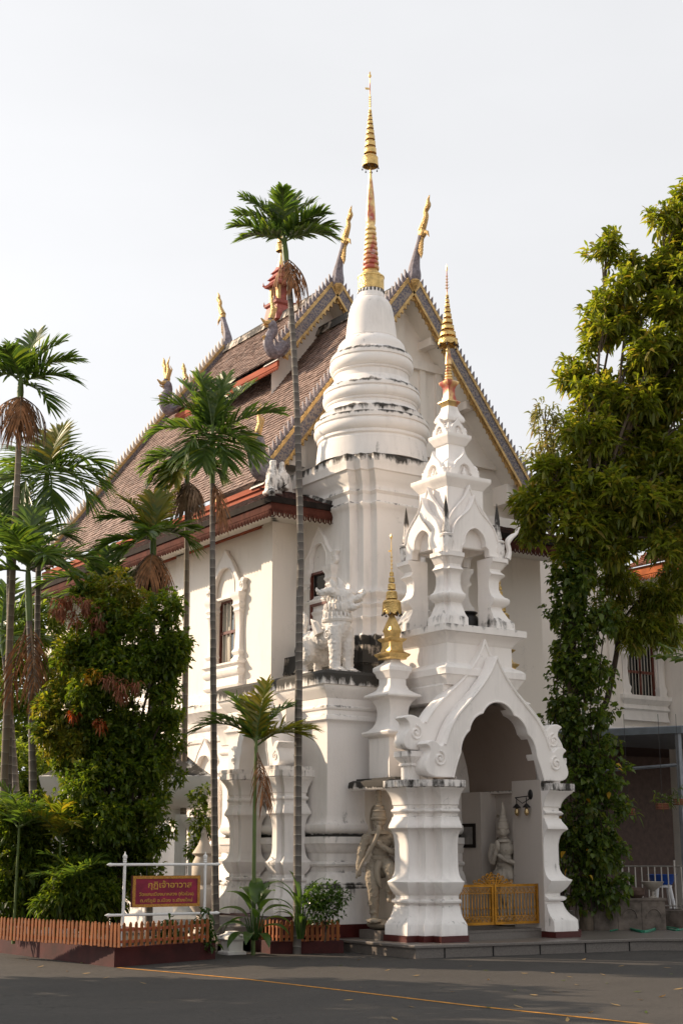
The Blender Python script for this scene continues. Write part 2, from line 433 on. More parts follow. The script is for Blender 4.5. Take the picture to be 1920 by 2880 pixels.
def organic(mb, name, mat, parent=None, voxel=.03, smooth_it=2, stain=.15, relief=0.):
    """fuse overlapping lumps of a body into one continuous skin"""
    me = mb.mesh(); ob = bpy.data.objects.new('tmp', me); col.objects.link(ob)
    r = ob.modifiers.new('r', 'REMESH'); r.mode = 'VOXEL'; r.voxel_size = voxel
    if smooth_it:
        sm = ob.modifiers.new('s', 'SMOOTH'); sm.iterations = smooth_it; sm.factor = .5
    dg = bpy.context.evaluated_depsgraph_get(); me2 = bpy.data.meshes.new_from_object(ob.evaluated_get(dg))
    bpy.data.objects.remove(ob); bpy.data.meshes.remove(me)
    if relief:
        from mathutils import noise as mn
        nv = [(v.co+v.normal*relief*(abs(mn.noise(v.co*22))+.6*abs(mn.noise(v.co*45))-.45)) for v in me2.vertices]
        for v, p in zip(me2.vertices, nv): v.co = p
    at_ = me2.attributes.new('stain', 'FLOAT', 'POINT'); at_.data.foreach_set('value', [stain]*len(me2.vertices))
    return finish(name, me2, mat, parent, 180)
def cr(pts, n=6, closed=False):
    """Catmull-Rom through points"""
    P = [Vector(p) for p in pts]; out = []; m = len(P)
    rngk = range(m if closed else m-1)
    for i in rngk:
        if closed: p0, p1, p2, p3 = P[i-1], P[i], P[(i+1) % m], P[(i+2) % m]
        else: p0, p1, p2, p3 = P[max(i-1, 0)], P[i], P[i+1], P[min(i+2, m-1)]
        for k in range(n):
            t = k/n
            out.append(.5*((2*p1)+(p2-p0)*t+(2*p0-5*p1+4*p2-p3)*t*t+(3*p1-p0-3*p2+p3)*t**3))
    if not closed: out.append(P[-1])
    return [tuple(q) for q in out]
def arc3(a, b, c, n=6):
    """points on the circle through a, b, c (c excluded)"""
    (ax, ay), (bx, by), (cx, cy) = a, b, c
    d = 2*(ax*(by-cy)+bx*(cy-ay)+cx*(ay-by))
    ux = ((ax*ax+ay*ay)*(by-cy)+(bx*bx+by*by)*(cy-ay)+(cx*cx+cy*cy)*(ay-by))/d
    uy = ((ax*ax+ay*ay)*(cx-bx)+(bx*bx+by*by)*(ax-cx)+(cx*cx+cy*cy)*(bx-ax))/d
    r = math.hypot(ax-ux, ay-uy)
    t0 = math.atan2(ay-uy, ax-ux); t1 = math.atan2(by-uy, bx-ux); t2 = math.atan2(cy-uy, cx-ux)
    def un(t, ref):
        while t < ref-PI: t += 2*PI
        while t > ref+PI: t -= 2*PI
        return t
    t1 = un(t1, t0); t2 = un(t2, t1)
    return [(ux+r*math.cos(t0+(t2-t0)*k/n), uy+r*math.sin(t0+(t2-t0)*k/n)) for k in range(n)]
def mirror(half):
    """half outline given for u >= 0 from bottom to top (top at u = 0) -> whole, left bottom to right bottom"""
    L = [(-u, v) for u, v in half]; Rr = [(u, v) for u, v in reversed(half)]
    return L + (Rr[1:] if abs(half[-1][0]) < 1e-6 else Rr)
def redent(x0, x1, y0, y1, r, steps=1, corners=(1, 1, 1, 1)):
    """rectangle with stepped-in corners, counter-clockwise from the x0,y0 corner"""
    def cn(cx, cy, sx, sy, order):
        p = []
        for k in range(steps+1):
            p.append((cx+sx*r*k, cy+sy*r*(steps-k)))
            if k < steps: p.append((cx+sx*r*(k+1), cy+sy*r*(steps-k)))
        return p if order else p[::-1]
    out = []
    out += cn(x0, y0, 1, 1, True) if corners[0] else [(x0, y0)]
    out += cn(x1, y0, -1, 1, False) if corners[1] else [(x1, y0)]
    out += cn(x1, y1, -1, -1, True) if corners[2] else [(x1, y1)]
    out += cn(x0, y1, 1, -1, False) if corners[3] else [(x0, y1)]
    return out
def spiral(c, r, turns, n, mp, sgn=1, a0=0.):
    return [mp(c[0]+r*(1-.85*k/n)*math.cos(a0+sgn*turns*2*PI*k/n), c[1]+r*(1-.85*k/n)*math.sin(a0+sgn*turns*2*PI*k/n)) for k in range(n+1)]
# =================================================================== the setting: ground, platform, kerbs
def struct(o): o['kind'] = 'structure'; return o
AC = 2.23
mb = MB()
mb.add([(-150,-150,0),(150,-150,0),(150,250,0),(-150,250,0)], [(0,1,2,3)])
g = struct(mb.build('ground', 'asphalt', smooth=0))
mb = MB()
mb.add([(-150,-150,.005),(150,-150,.005),(150,-12.5,.005),(-17,-12.5,.005),(-24,6,.005),(-60,40,.005),(-150,60,.005)], [(0,1,2,3,4,5,6)])
struct(mb.build('court_paving', 'court_concrete', smooth=0))  # unseen pale sheet added behind the camera to bounce light onto the fronts
mb = MB()
plan = [(0,0),(4.43,-.62),(7.4,-3.0),(17,-3.0),(17,9),(-.2,9),(.0,2.4)]
mb.mold(plan, [(-.02,-.02),(-.02,.15),(.012,.15),(.02,.16),(.02,.19),(.012,.2)])
plat = struct(mb.build('platform', 'granite'))
mb = MB()
for k in range(5):                                   # joints between the kerb slabs of the platform
    t = (k+.6)/5; mb.box(4.43*t-.004, 4.43*t+.004, -.62*t-.002, -.62*t+.03, .0, .149)
mb.build('joint', 'dark_room', plat)
mb = MB(); mb.mold([(1.1,.62),(3.36,.62),(3.36,2.3),(1.1,2.3)], [(0,.195),(0,.31),(.012,.312),(.015,.35)])
struct(mb.build('porch_step', 'granite'))
mb = MB()                                            # painted edge line of the court
pts = [(-4.60,.98),(-4.30,-.4),(-4.04,-1.77),(-3.86,-3.9),(-3.72,-5.96),(-3.40,-8.2),(-3.0,-11)]
vs = []
for i, p in enumerate(pts):
    q0 = Vector(pts[max(i-1,0)]); q1 = Vector(pts[min(i+1,len(pts)-1)]); d = (q1-q0).normalized(); nn = Vector((-d.y, d.x))*.035
    vs += [(p[0]+nn.x, p[1]+nn.y, .004), (p[0]-nn.x, p[1]-nn.y, .004)]
mb.add(vs, [(2*i,2*i+1,2*i+3,2*i+2) for i in range(len(pts)-1)])
struct(mb.build('painted_line', 'yellow_paint', smooth=0))

# =================================================================== porch
PZ = [(.245,.2),(.245,.30),(.215,.301),(.21,.46),(.18,.50),(.115,.56),(.07,.63),(.045,.70),(.03,.755),(.03,.76),(0,.765),(0,.79),(.05,.80),(.075,.815),(.08,.84),(.05,.86),(0,.87),(0,.925),
      (.02,.935),(.055,.97),(.095,1.02),(.13,1.08),(.15,1.12),(.158,1.14),(.15,1.15),(.115,1.165),(.07,1.20),(.035,1.25),(.012,1.31),(0,1.40),(0,1.74),(.012,1.83),(.03,1.90),(.06,1.96),(.10,1.995),(.125,2.01),
      (.128,2.03),(.11,2.07),(.085,2.11),(.055,2.16),(.05,2.19),(.02,2.20),(.02,2.25),(.055,2.265),(.075,2.285),(.075,2.30),(.055,2.32),(.02,2.335),(.02,2.385),(.045,2.395),(.05,2.44),(.07,2.50),(.10,2.55),(.14,2.60),(.175,2.635),(.195,2.65),(.205,2.67),(.21,2.675),(.235,2.68),(.235,2.79)]
def stain_prof(p, bands):
    out = []
    for o, z in p:
        s = 0.
        for z0, z1, v in bands:
            if z0 <= z <= z1: s = max(s, v)
        out.append((o, z, s))
    return out
planL = [(.57,1.3),(.57,.9),(.78,.9),(.78,.72),(.96,.72),(.96,.5),(1.28,.5),(1.28,1.3)]
esL = [1,1,1,1,1,1,.03,0]
planR = [(2*AC-a, b) for a, b in planL][::-1]; esR = [esL[(len(esL)-2-i) % len(esL)] for i in range(len(esL))]
porch = thing('entrance_porch', (AC, 1.2, .2), 'white stucco entrance porch with lobed flame-shaped arch and moulded corner pillars', 'porch')
for pl, es in ((planL, esL), (planR, esR)):
    pr = stain_prof(PZ, [(2.67,2.8,.62),(2.18,2.34,.16),(.75,.95,.2),(.44,.5,.12),(2.36,2.45,.12)])
    mb = MB(); mb.mold(pl, [p for p in pr if p[1] > .3005], es); pil = mb.build('pillar', 'plaster', porch, 40)
    mb = MB(); mb.mold(pl, [(.245,.2),(.245,.3005)], es); mb.build('red_plinth', 'red_base', pil)
# side slabs with black mould, side walls, interior
for s in (1, -1):
    X = lambda a: AC + s*(a-AC)
    mb = MB(); x0, x1 = sorted((X(.36), X(1.27)))
    mb.mold([(x0,1.10),(x1,1.10),(x1,2.36),(x0,2.36)], [(-.03,2.66,.3),(0,2.69,.6),(.01,2.72,.75),(0,2.80,.8),(-.05,2.83,.9)])
    mb.build('side_slab', 'plaster', porch)
    mb = MB(); x0, x1 = sorted((X(.80), X(1.275))); mb.box(x0, x1, 1.25, 4.2, .2, 2.69)
    if s < 0: mb = MB(); mb.box(3.34, 3.66, 1.1, 2.0, .2, 2.69); mb.box(3.187, 3.66, 1.0, 1.15, .2, 2.69); mb.box(2.98, 3.66, 1.95, 4.2, .2, 2.69)
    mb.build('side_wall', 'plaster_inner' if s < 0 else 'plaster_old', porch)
    mb = MB(); x0, x1 = sorted((X(.78), X(1.26))); mb.box(x0, x1, 1.4, 2.4, .2, .42); mb.build('red_plinth', 'red_base', porch)
mb = MB()                                             # barrel vault
n = 18; vs = []
for b in (.62, 4.1):
    for k in range(n+1):
        t = PI*k/n; vs.append((AC-.95*math.cos(t), b, 2.70+1.42*math.sin(t)))
mb.add(vs, [(k, k+1, n+2+k, n+1+k) for k in range(n)])
mb.box(.9, 3.5, 4.1, 4.15, .2, 4.3)
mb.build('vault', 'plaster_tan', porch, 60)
mb = MB(); mb.shape([mirror([(.36,.33),(.36,2.2),(.30,2.36),(.15,2.46),(0,2.48)])], .05, .006, lambda u, v, w: (3.345-w, 1.56+u, v))
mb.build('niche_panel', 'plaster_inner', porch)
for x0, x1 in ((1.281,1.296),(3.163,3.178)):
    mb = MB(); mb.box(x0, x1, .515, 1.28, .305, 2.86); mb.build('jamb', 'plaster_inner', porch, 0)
# stepped dark stair inside seen through the gate
mb = MB(); mb.box(1.28, 2.98, 2.0, 4.1, .2, .45); mb.build('inner_floor', 'granite', porch)

def porch_arch(name, b0, b1, half_out, half_in, ears, mat='plaster', rim=True):
    ol = mirror(half_out) + mirror(half_in)[::-1]
    mp = lambda u, v, w: (AC+u, b0+w, v)
    stn = lambda p: .42 if (p[2] < half_out[0][1]+.10 and abs(p[0]-AC) > 1.25) else (.18 if p[1] > b0+.03 and abs(p[0]-AC) > .2 else .03)
    mb = MB(); mb.shape([ol], b1-b0, .022, mp, stn)
    ob = mb.build(name, mat, porch, 40)
    if rim:
        mb = MB(); rimp = [(AC+u, b0-.004, v) for u, v in mirror(half_in)]
        mb.tube(rimp, .020, 6); mb.build('rim', mat, ob)
        mb = MB(); rimp = [(AC+u*1.0, b0-.002, v-.02) for u, v in mirror(half_out[ears:])]
        mb.tube(rimp, .026, 6); mb.build('rim', mat, ob)
    return ob
inner = [(1.02,2.84)] + arc3((1.02,2.84),(.95,3.05),(.86,3.26),5)[1:] + arc3((.86,3.26),(.80,3.49),(.66,3.645),7) + arc3((.66,3.645),(.54,3.86),(.355,3.955),7) + arc3((.355,3.955),(.22,4.105),(0,4.165),7) + [(0,4.165)]
outer = cr([(1.40,2.84),(1.53,2.88),(1.60,2.98),(1.57,3.12),(1.49,3.24),(1.50,3.32),(1.57,3.38),(1.48,3.44),(1.36,3.43),(1.26,3.36),(1.18,3.40)],4)[:-1]
n_ear = len(outer)
outer += cr([(1.18,3.40),(1.05,3.68),(.89,3.91),(.66,4.13),(.40,4.385),(.19,4.63),(.07,4.82),(0,4.97)],5)
a1 = porch_arch('front_arch', .5, .80, outer, inner, n_ear)
inner2 = [(1.08,3.05)] + cr([(1.08,3.05),(1.06,3.4),(.80,3.95),(.4,4.3),(0,4.45)],4)[1:]
outer2 = cr([(1.50,3.29),(1.72,3.31),(1.80,3.40),(1.76,3.55),(1.68,3.66),(1.70,3.76),(1.78,3.83),(1.66,3.88),(1.50,3.85),(1.40,3.77),(1.34,3.78)],4)[:-1]
n_ear2 = len(outer2)
outer2 += cr([(1.34,3.78),(1.15,4.02),(.87,4.27),(.50,4.58),(.21,4.90),(.07,5.12),(0,5.30)],5)
a2 = porch_arch('rear_arch', .82, 1.12, outer2, inner2, n_ear2)
for ob, cu, cz, r, b in ((a1,1.30,3.14,.13,.49),(a2,1.55,3.58,.13,.81)):
    for s in (1, -1):
        mb = MB(); mb.tube(spiral((AC+s*cu, cz), r, 1.6, 36, lambda x, z: (x, b, z), s, PI/2 if s > 0 else PI/2), [.020]*37, 6)
        mb.ell((AC+s*cu, b, cz), (.032,.022,.032), 10, 6); mb.build('scroll', 'plaster', ob)
for s in (1, -1):                                     # little posts that carry the rear scrolls
    cx = AC + s*-1.58
    mb = MB(); mb.mold(redent(cx-.13, cx+.13, .80, 1.08, .05, 1), [(0,2.80,.35),(0,3.02,.1),(.03,3.03),(.03,3.06),(.015,3.07),(.06,3.14,.2),(.09,3.18,.3),(.09,3.27,.5)])
    mb.build('scroll_post', 'plaster', porch)
    mb = MB(); cx = AC + s*1.50                          # mould-darkened gutter on the slab
    mb.box(cx-.25, cx+.25, 1.15, 2.3, 2.80, 2.86, .95); mb.build('slab_ledge', 'plaster', porch)
mb = MB()                                             # block between the arches and the tower
n = 18; vs = []
for b in (1.0, 3.5):
    for k in range(n+1):
        t = PI*k/n; vs.append((AC-1.06*math.cos(t), b, 2.80+1.52*math.sin(t)))
mb.add(vs, [(k, k+1, n+2+k, n+1+k) for k in range(n)])
mb.mold([(AC-.80,1.0),(AC+.80,1.0),(AC+.80,3.6),(AC-.80,3.6)], [(0,4.18),(0,4.30),(.05,4.45),(.0,4.5)])
mb.build('tower_base', 'plaster', porch)

# ------------------------------------------------------------------ lantern tower over the porch
BT = 1.70
lan = thing('lantern_tower', (AC, BT, 4.5), 'white open lantern tower with four flame arches and gilded spire above the porch', 'tower')
sq = lambda h: [(AC-h,BT-h),(AC+h,BT-h),(AC+h,BT+h),(AC-h,BT+h)]
mb = MB(); mb.mold(sq(.74), [(.07,4.46),(.075,4.49),(.11,4.54),(.14,4.60),(.155,4.625),(.17,4.635,.05),(.17,4.745,.05),(.12,4.79),(.06,4.82),(.01,4.85),(0,4.86),(0,5.20),(.02,5.225,.05),(.03,5.24),(.04,5.26),(.10,5.33),(.16,5.37),(.175,5.385,.1),(.20,5.39,.15),(.20,5.505,.35),(.15,5.52,.35)])
mb.build('ledge', 'plaster', lan)
LP = [(.195,5.515,.45),(.19,5.66,.38),(.12,5.74,.15),(.06,5.86),(.03,5.93,.1),(.035,5.95),(.08,5.98),(.125,6.03),(.14,6.08),(.135,6.10),(.07,6.14),(.025,6.21),(0,6.30),(0,6.43),(.02,6.49),(.06,6.53),(.085,6.55),(.06,6.58),(.03,6.61),(.03,6.65),(.05,6.67),(.07,6.71),(.10,6.75),(.115,6.77),(.13,6.775,.1),(.13,6.85,.4)]
for sx in (-1, 1):
    for sy in (-1, 1):
        x0, x1 = sorted((AC+sx*.33, AC+sx*.64)); y0, y1 = sorted((BT+sy*.33, BT+sy*.64))
        cs = [0,0,0,0]; cs[{(-1,-1):0,(1,-1):1,(1,1):2,(-1,1):3}[(sx,sy)]] = 1
        rp = redent(x0,x1,y0,y1,.085,1,cs); inner_ = lambda p, q: (abs(abs(p[0]-AC)-.33) < .01 and abs(abs(q[0]-AC)-.33) < .01) or (abs(abs(p[1]-BT)-.33) < .01 and abs(abs(q[1]-BT)-.33) < .01)
        mb = MB(); mb.mold(rp, LP, [.05 if inner_(rp[i], rp[(i+1) % len(rp)]) else 1 for i in range(len(rp))]); pil = mb.build('pillar', 'plaster', lan, 40)
        mb = MB()                                      # flame-shaped corner horn over the capital
        c = (AC+sx*.60, BT+sy*.60)
        mb.lathe(*c, [(.10,6.86,.5),(.12,6.95,.5),(.13,7.10,.4),(.13,7.14,.5),(.07,7.18,.5),(.085,7.26,.4),(.055,7.42,.4),(.05,7.6,.6),(.03,7.75,.8),(.004,7.92,.8)], 8)
        mb.build('corner_horn', 'plaster', pil)
of = cr([(.46,6.87),(.60,6.87),(.70,6.94),(.69,7.05),(.66,7.12),(.71,7.19),(.62,7.22),(.54,7.17),(.50,7.27)],3)[:-1] + cr([(.50,7.27),(.43,7.42),(.30,7.55),(.15,7.68),(.05,7.83),(0,7.98)],4)
inf = [(.33,6.87),(.315,7.0),(.25,7.05)] + arc3((.25,7.05),(.18,7.27),(0,7.37),6)
inf.append((0,7.37))
pet = cr([(.40,7.0),(.52,7.15),(.53,7.35),(.44,7.58),(.28,7.78),(.12,7.95),(.03,8.1),(0,8.2)],4)
def face_map(k, d):
    ca, sa = [(1,0),(0,1),(-1,0),(0,-1)][k]
    # k=0 front (-b), 1 right, 2 back, 3 left ; u along face, w inwards
    if k == 0: return lambda u, v, w: (AC+u, BT-d+w, v)
    if k == 1: return lambda u, v, w: (AC+d-w, BT+u, v)
    if k == 2: return lambda u, v, w: (AC-u, BT+d-w, v)
    return lambda u, v, w: (AC-d+w, BT-u, v)
for k in range(4):
    mb = MB(); mb.shape([mirror(of)+mirror(inf)[::-1]], .15, .02, face_map(k,.68), lambda p: .1)
    ar = mb.build('arch', 'plaster', lan, 45)
    mp = face_map(k,.68); mb = MB(); mb.tube([mp(u,v,-.005) for u,v in mirror(of[20:])], .018, 6); mb.tube([mp(u,v,-.003) for u,v in mirror(inf)], .013, 6)
    for s in (1,-1): mb.tube(spiral((s*.56,7.02),.075,1.5,22,lambda x,z: mp(x,z,-.004),s,PI/2), [.012]*23, 5)
    mb.build('rim', 'plaster', ar)
    mb = MB(); mb.shape([mirror(pet)], .10, .02, face_map(k,.54), lambda p: .12); mb.build('petal', 'plaster', lan, 45)
    mp2 = face_map(k,.54); mb = MB(); mb.tube([mp2(u,v,-.005) for u,v in mirror(pet)], .016, 6); mb.build('petal_rim','plaster',ar)
    # small niches of the two upper tiers
    for (z0, sc, d) in ((8.385, .48, .43), (9.26, .30, .255)):
        o2 = [(u*sc*1.0, z0+(v-6.87)*sc) for u, v in of]; i2 = [(u*sc*1.1, z0+(v-6.87)*sc*1.05) for u, v in inf]
        mb = MB(); mb.shape([mirror(o2)+mirror(i2)[::-1]], .15*sc, .008, face_map(k,d)); nb = mb.build('niche_arch', 'plaster', lan, 45)
        m3 = face_map(k, d-.06*sc); mb = MB(); c = m3(0, z0, 0)
        mb.lathe(c[0], c[1], [(.13*sc,z0),(.13*sc,z0+.06*sc),(.09*sc,z0+.09*sc),(.11*sc,z0+.16*sc),(.05*sc,z0+.25*sc),(.055*sc,z0+.3*sc),(.01*sc,z0+.42*sc)], 10); mb.build('niche_figure', 'plaster', nb)
mb = MB(); mb.mold(sq(.42), [(0,7.30),(0,8.16),(.02,8.18),(.03,8.20),(.06,8.24),(.10,8.29),(.11,8.31,.05),(.115,8.32),(.115,8.385,.1)])
mb.build('upper_body', 'plaster', lan)
mb = MB(); mb.mold(sq(.36), [(0,8.38),(0,8.62),(-.03,8.66),(-.10,8.70),(-.13,8.75),(-.165,8.80),(-.17,9.05),(-.14,9.07),(-.12,9.12),(-.08,9.18),(-.07,9.20),(-.07,9.255)]); mb.build('second_tier', 'plaster', lan)
mb = MB(); mb.mold(sq(.22), [(0,9.25),(0,9.40),(-.05,9.44),(-.07,9.50),(-.02,9.53),(-.01,9.57),(-.03,9.63),(-.07,9.70),(-.10,9.78),(-.11,9.84)]); mb.build('cap', 'plaster', lan)
mb = MB(); mb.mold(sq(.10), [(.0,9.83),(.01,9.87),(.055,9.93),(.05,9.95),(.0,9.98),(-.02,10.08),(-.02,10.2),(0,10.26),(.035,10.30),(.04,10.34),(.02,10.36),(-.03,10.38)])
sp = mb.build('spire_base', 'gold_worn', lan)
mb = MB(); pr = []
for i in range(5):
    z = 10.38+i*.06; r = .085-.008*i; pr += [(r*.7,z),(r,z+.015),(r,z+.04),(r*.7,z+.058)]
pr += [(.07,10.70),(.05,10.9),(.025,11.1),(.012,11.6),(.009,12.72)]
mb.lathe(AC, BT, pr, 12); mb.build('spire', 'gold_worn', lan)
def chatra(parent, cx, cy, tiers, drops=0, mat='gold_ornate', petals=0):
    for i, (z, r, h) in enumerate(tiers):
        mb = MB(); n = 20
        pr = [(r*.96,z),(r,z+.002),(r*.93,z+h*.75),(r*.97,z+h*.8),(r*.80,z+h),(r*.2,z+h*1.08)]
        vs = []; fs = []
        for rr, zz in pr:
            for k in range(n):
                a = 2*PI*k/n; zz2 = zz - (h*.35*abs(math.sin(a*4)) if (zz == z and petals and i == 0) else 0)
                vs.append((cx+rr*math.cos(a), cy+rr*math.sin(a), zz2))
        fs = [(k*n+j, k*n+(j+1)%n, (k+1)*n+(j+1)%n, (k+1)*n+j) for k in range(len(pr)-1) for j in range(n)]
        mb.add(vs, fs)
        t = mb.build('umbrella_tier', mat, parent, 40)
        if i < drops:
            mb = MB()
            for k in range(8):
                a = 2*PI*k/8; x, y = cx+r*math.cos(a), cy+r*math.sin(a)
                mb.tube([(x,y,z-.005),(x,y,z-r*.18)], .004, 4); mb.lathe(x, y, [(.003,z-r*.16),(.018*r/.17,z-r*.36),(.012*r/.17,z-r*.42),(.003,z-r*.46)], 6)
            mb.build('bells', 'black_metal', t, kind='stuff')
tl = []; z = 11.12; r = .195; h = .15
for i in range(9): tl.append((z, r, h*.72)); z += h; r *= .80; h *= .93
chatra(lan, AC, BT, tl, 1, petals=1)
mb = MB()
for i in range(5):
    z = 12.25+i*.06
    for k in range(4):
        a = PI/2*k+.4; mb.tube([(AC,BT,z),(AC+.05*math.cos(a)*(1-i*.12),BT+.05*math.sin(a)*(1-i*.12),z+.03)], [.010,.003], 4)
mb.lathe(AC, BT, [(.004,12.6),(.022,12.66),(.004,12.76)], 8); mb.build('bud', 'gold', lan, kind='stuff')
# twisted naga ornaments at the ledge corners of the lantern
for sx in (-1, 1):
    mb = MB(); c = Vector((AC+sx*.86, BT-.55, 6.9))
    p = cr([(0,0,0),(sx*.05,0,.16),(sx*.02,0,.32),(sx*.12,0,.44),(sx*.24,0,.52),(sx*.33,0,.66)],4)
    mb.tube([c+Vector(q) for q in p], [.07,.065,.06,.055,.05,.05,.05,.05,.055,.06,.06,.055,.05,.045,.04,.035,.03,.025,.018,.012,.006], 8)
    for k in range(9):
        a = rng.uniform(-.6,1.4); q = c+Vector(p[8+k]); mb.tube([q, q+Vector((sx*.09*math.cos(a), -.02, .10*math.sin(a)+.03))], [.02,.003], 5)
    mb.build('corner_naga', 'plaster', lan)
# dark drum standing in the lantern
mb = MB(); mb.lathe(AC+.28, BT-.1, [(.10,5.53),(.17,5.60),(.19,5.72),(.17,5.82),(.13,5.86),(.17,5.90),(.15,5.92),(.02,5.93)], 20)
tag(rebase(mb.build('black_pot', 'black_metal'), (AC+.28, BT-.1, 5.53)), 'round black pot standing inside the open lantern above the porch', 'pot')

# ------------------------------------------------------------------ corner pinnacles on the porch slab
def pinnacle(cx, cy, label):
    t = thing('corner_pinnacle', (cx, cy, 2.84), label, 'pinnacle', 'pinnacles on the porch corners')
    S = lambda h: [(cx-h,cy-h),(cx+h,cy-h),(cx+h,cy+h),(cx-h,cy+h)]
    # the concave body swells towards the lips; lips curl up at the corners
    mb = MB(); mb.mold(S(.30), [(0,2.84,.5),(0,2.98,.12),(0,3.55),(.015,3.57,.1),(.05,3.585,.1),(.085,3.61,.2),(.10,3.65,.22),(.09,3.67),(.03,3.69),(-.03,3.74),(-.075,3.82),(-.10,3.92),(-.105,4.02),(-.09,4.12),(-.05,4.20),(.0,4.25),(.055,4.275),(.065,4.30),(.05,4.325),(-.02,4.36),(-.09,4.41),(-.115,4.47),(-.13,4.50),(-.13,4.60),(-.10,4.63),(-.08,4.70),(-.05,4.74),(-.05,4.80),(-.07,4.82),(-.13,4.86),(-.19,4.91),(-.20,4.95)])
    mb.build('body', 'plaster', t)
    mb = MB()
    mb.mold(S(.15), [(.03,4.95),(.035,4.98),(.075,5.02),(.085,5.05),(.06,5.06),(.0,5.10),(-.02,5.18),(-.015,5.26),(.03,5.30),(.04,5.32),(.0,5.34),(-.05,5.35),(-.045,5.42),(-.03,5.47),(-.07,5.60),(-.11,5.72),(-.115,5.75)])
    mb.build('gilded_base', 'gold', t, 30)
    mb = MB(); pr = [(.03,5.74),(.012,5.9),(.010,6.95),(.006,7.14),(.02,7.17),(.026,7.20),(.004,7.25)]; mb.lathe(cx, cy, pr, 8)
    for i in range(5):
        z = 6.52+i*.07
        for k in range(4):
            a = PI/2*k; mb.tube([(cx,cy,z),(cx+.035*math.cos(a),cy+.035*math.sin(a),z+.03)], [.009,.002], 4)
    mb.obox((cx-.03,cy,6.93),(.035,0,.008),(0,.004,0),(0,0,.016))
    mb.build('rod', 'gold', t)
    chatra(t, cx, cy, [(5.82,.175,.20),(6.05,.105,.14),(6.22,.072,.11),(6.355,.055,.09),(6.47,.04,.07)], 1, petals=1)
    return t
pinnacle(.96, 1.86, 'white concave pinnacle with gilded tiered finial beside the guardian statue')
pinnacle(2*AC-.96, 1.86, 'white pinnacle with gilded finial half hidden behind the lantern tower')

# =================================================================== stupa with its pedestal
AS, BS = 2.25, 4.28
stu = thing('stupa', (AS, BS, .2), 'tall white ringed stupa with gilded spire rising behind the porch', 'stupa')
def pz(off, z, st=0): return (off, z, st)
pedp = [(.17,.42,.1),(.17,1.00,.3),(.12,1.01,.55),(.12,1.06,.4),(.10,1.07,.5),(.10,1.11,.3),(.09,1.12),(.07,1.20),(.03,1.26),(.02,1.28,.2),(0,1.285,.2),(0,1.37,.1),(.05,1.385,.15),(.065,1.42,.1),(.05,1.45,.1),(0,1.46,.15),(0,1.60),(.03,1.62),(.06,1.68),(.09,1.74),(.10,1.76,.2),(.12,1.765,.1),(.12,1.88,.2),(.06,1.885,.75),(.02,1.90,.75),(.02,1.935,.6),(.05,1.95,.1),(.09,1.99,.05),(.105,2.04,.05),(.09,2.09,.1),(.05,2.11,.1),(.02,2.16),(0,2.25),
        (0,3.75),(.01,3.82),(.03,3.87),(.07,3.90),(.075,3.93,.1),(.06,3.97,.2),(.02,3.99,.15),(.02,4.07),(.05,4.09,.25),(.06,4.12,.25),(.05,4.14,.3),(.02,4.16,.1),(.02,4.28),(.05,4.31),(.08,4.36),(.13,4.42),(.16,4.47,.2),(.165,4.50,.3),(.20,4.51,.5),(.20,4.70,.85),(.14,4.76,.95)]
mb = MB(); mb.mold([(0.0,2.50),(3.6,2.50),(3.6,6.0),(0.0,6.0)], pedp); mb.build('pedestal', 'plaster', stu)
mb = MB(); mb.mold([(0.0,2.50),(3.6,2.50),(3.6,6.0),(0.0,6.0)], [(.18,.19),(.18,.42)]); mb.build('red_plinth', 'red_base', stu)
H = .92
# stained stepped base
mb = MB(); mb.mold(redent(AS-H-.42, AS+H+.42, BS-H-.42, BS+2.0, .16, 1, (1,1,0,0)), [(0,4.74,1.05),(-.02,4.95,.6),(0,5.02,.75),(.02,5.04,.7),(0,5.10,.75),(-.02,5.34,.55),(-.02,5.38,.9)]); mb.build('stained_step', 'plaster_old', stu)
body = redent(AS-H, AS+H, BS-H, BS+2.2, .19, 2, (1,1,0,0))
mb = MB(); mb.mold(body, [(.16,5.30,.9),(.16,5.56,.75),(.15,5.62,.5),(.13,5.66,.1),(.10,5.68),(.07,5.80),(.07,5.92),(.09,5.95),(.10,6.0),(.06,6.02),(.05,6.10),(.05,6.18),(.08,6.22),(.09,6.25),(.05,6.28),(.04,6.34),(.05,6.38),(.09,6.42),(.11,6.47),(.10,6.50,.15),(.05,6.53),(.02,6.58),(0,6.65),(0,7.95),(.01,8.10),(.03,8.16),(.07,8.21),(.08,8.25,.25),(.06,8.28,.3),(.02,8.30),(.02,8.44),(.05,8.47,.15),(.07,8.50,.15),(.05,8.53,.2),(.05,8.62),(.09,8.68),(.13,8.75),(.16,8.82),(.18,8.86),(.22,8.88,.1),(.24,9.02,.35),(.25,9.04,.4),(.25,9.17,.6),(.20,9.20,.75)])
mb.build('shaft', 'plaster', stu)
ZY = lambda y: 11.53-.00342*(y-596); RX = lambda r: r*.00336
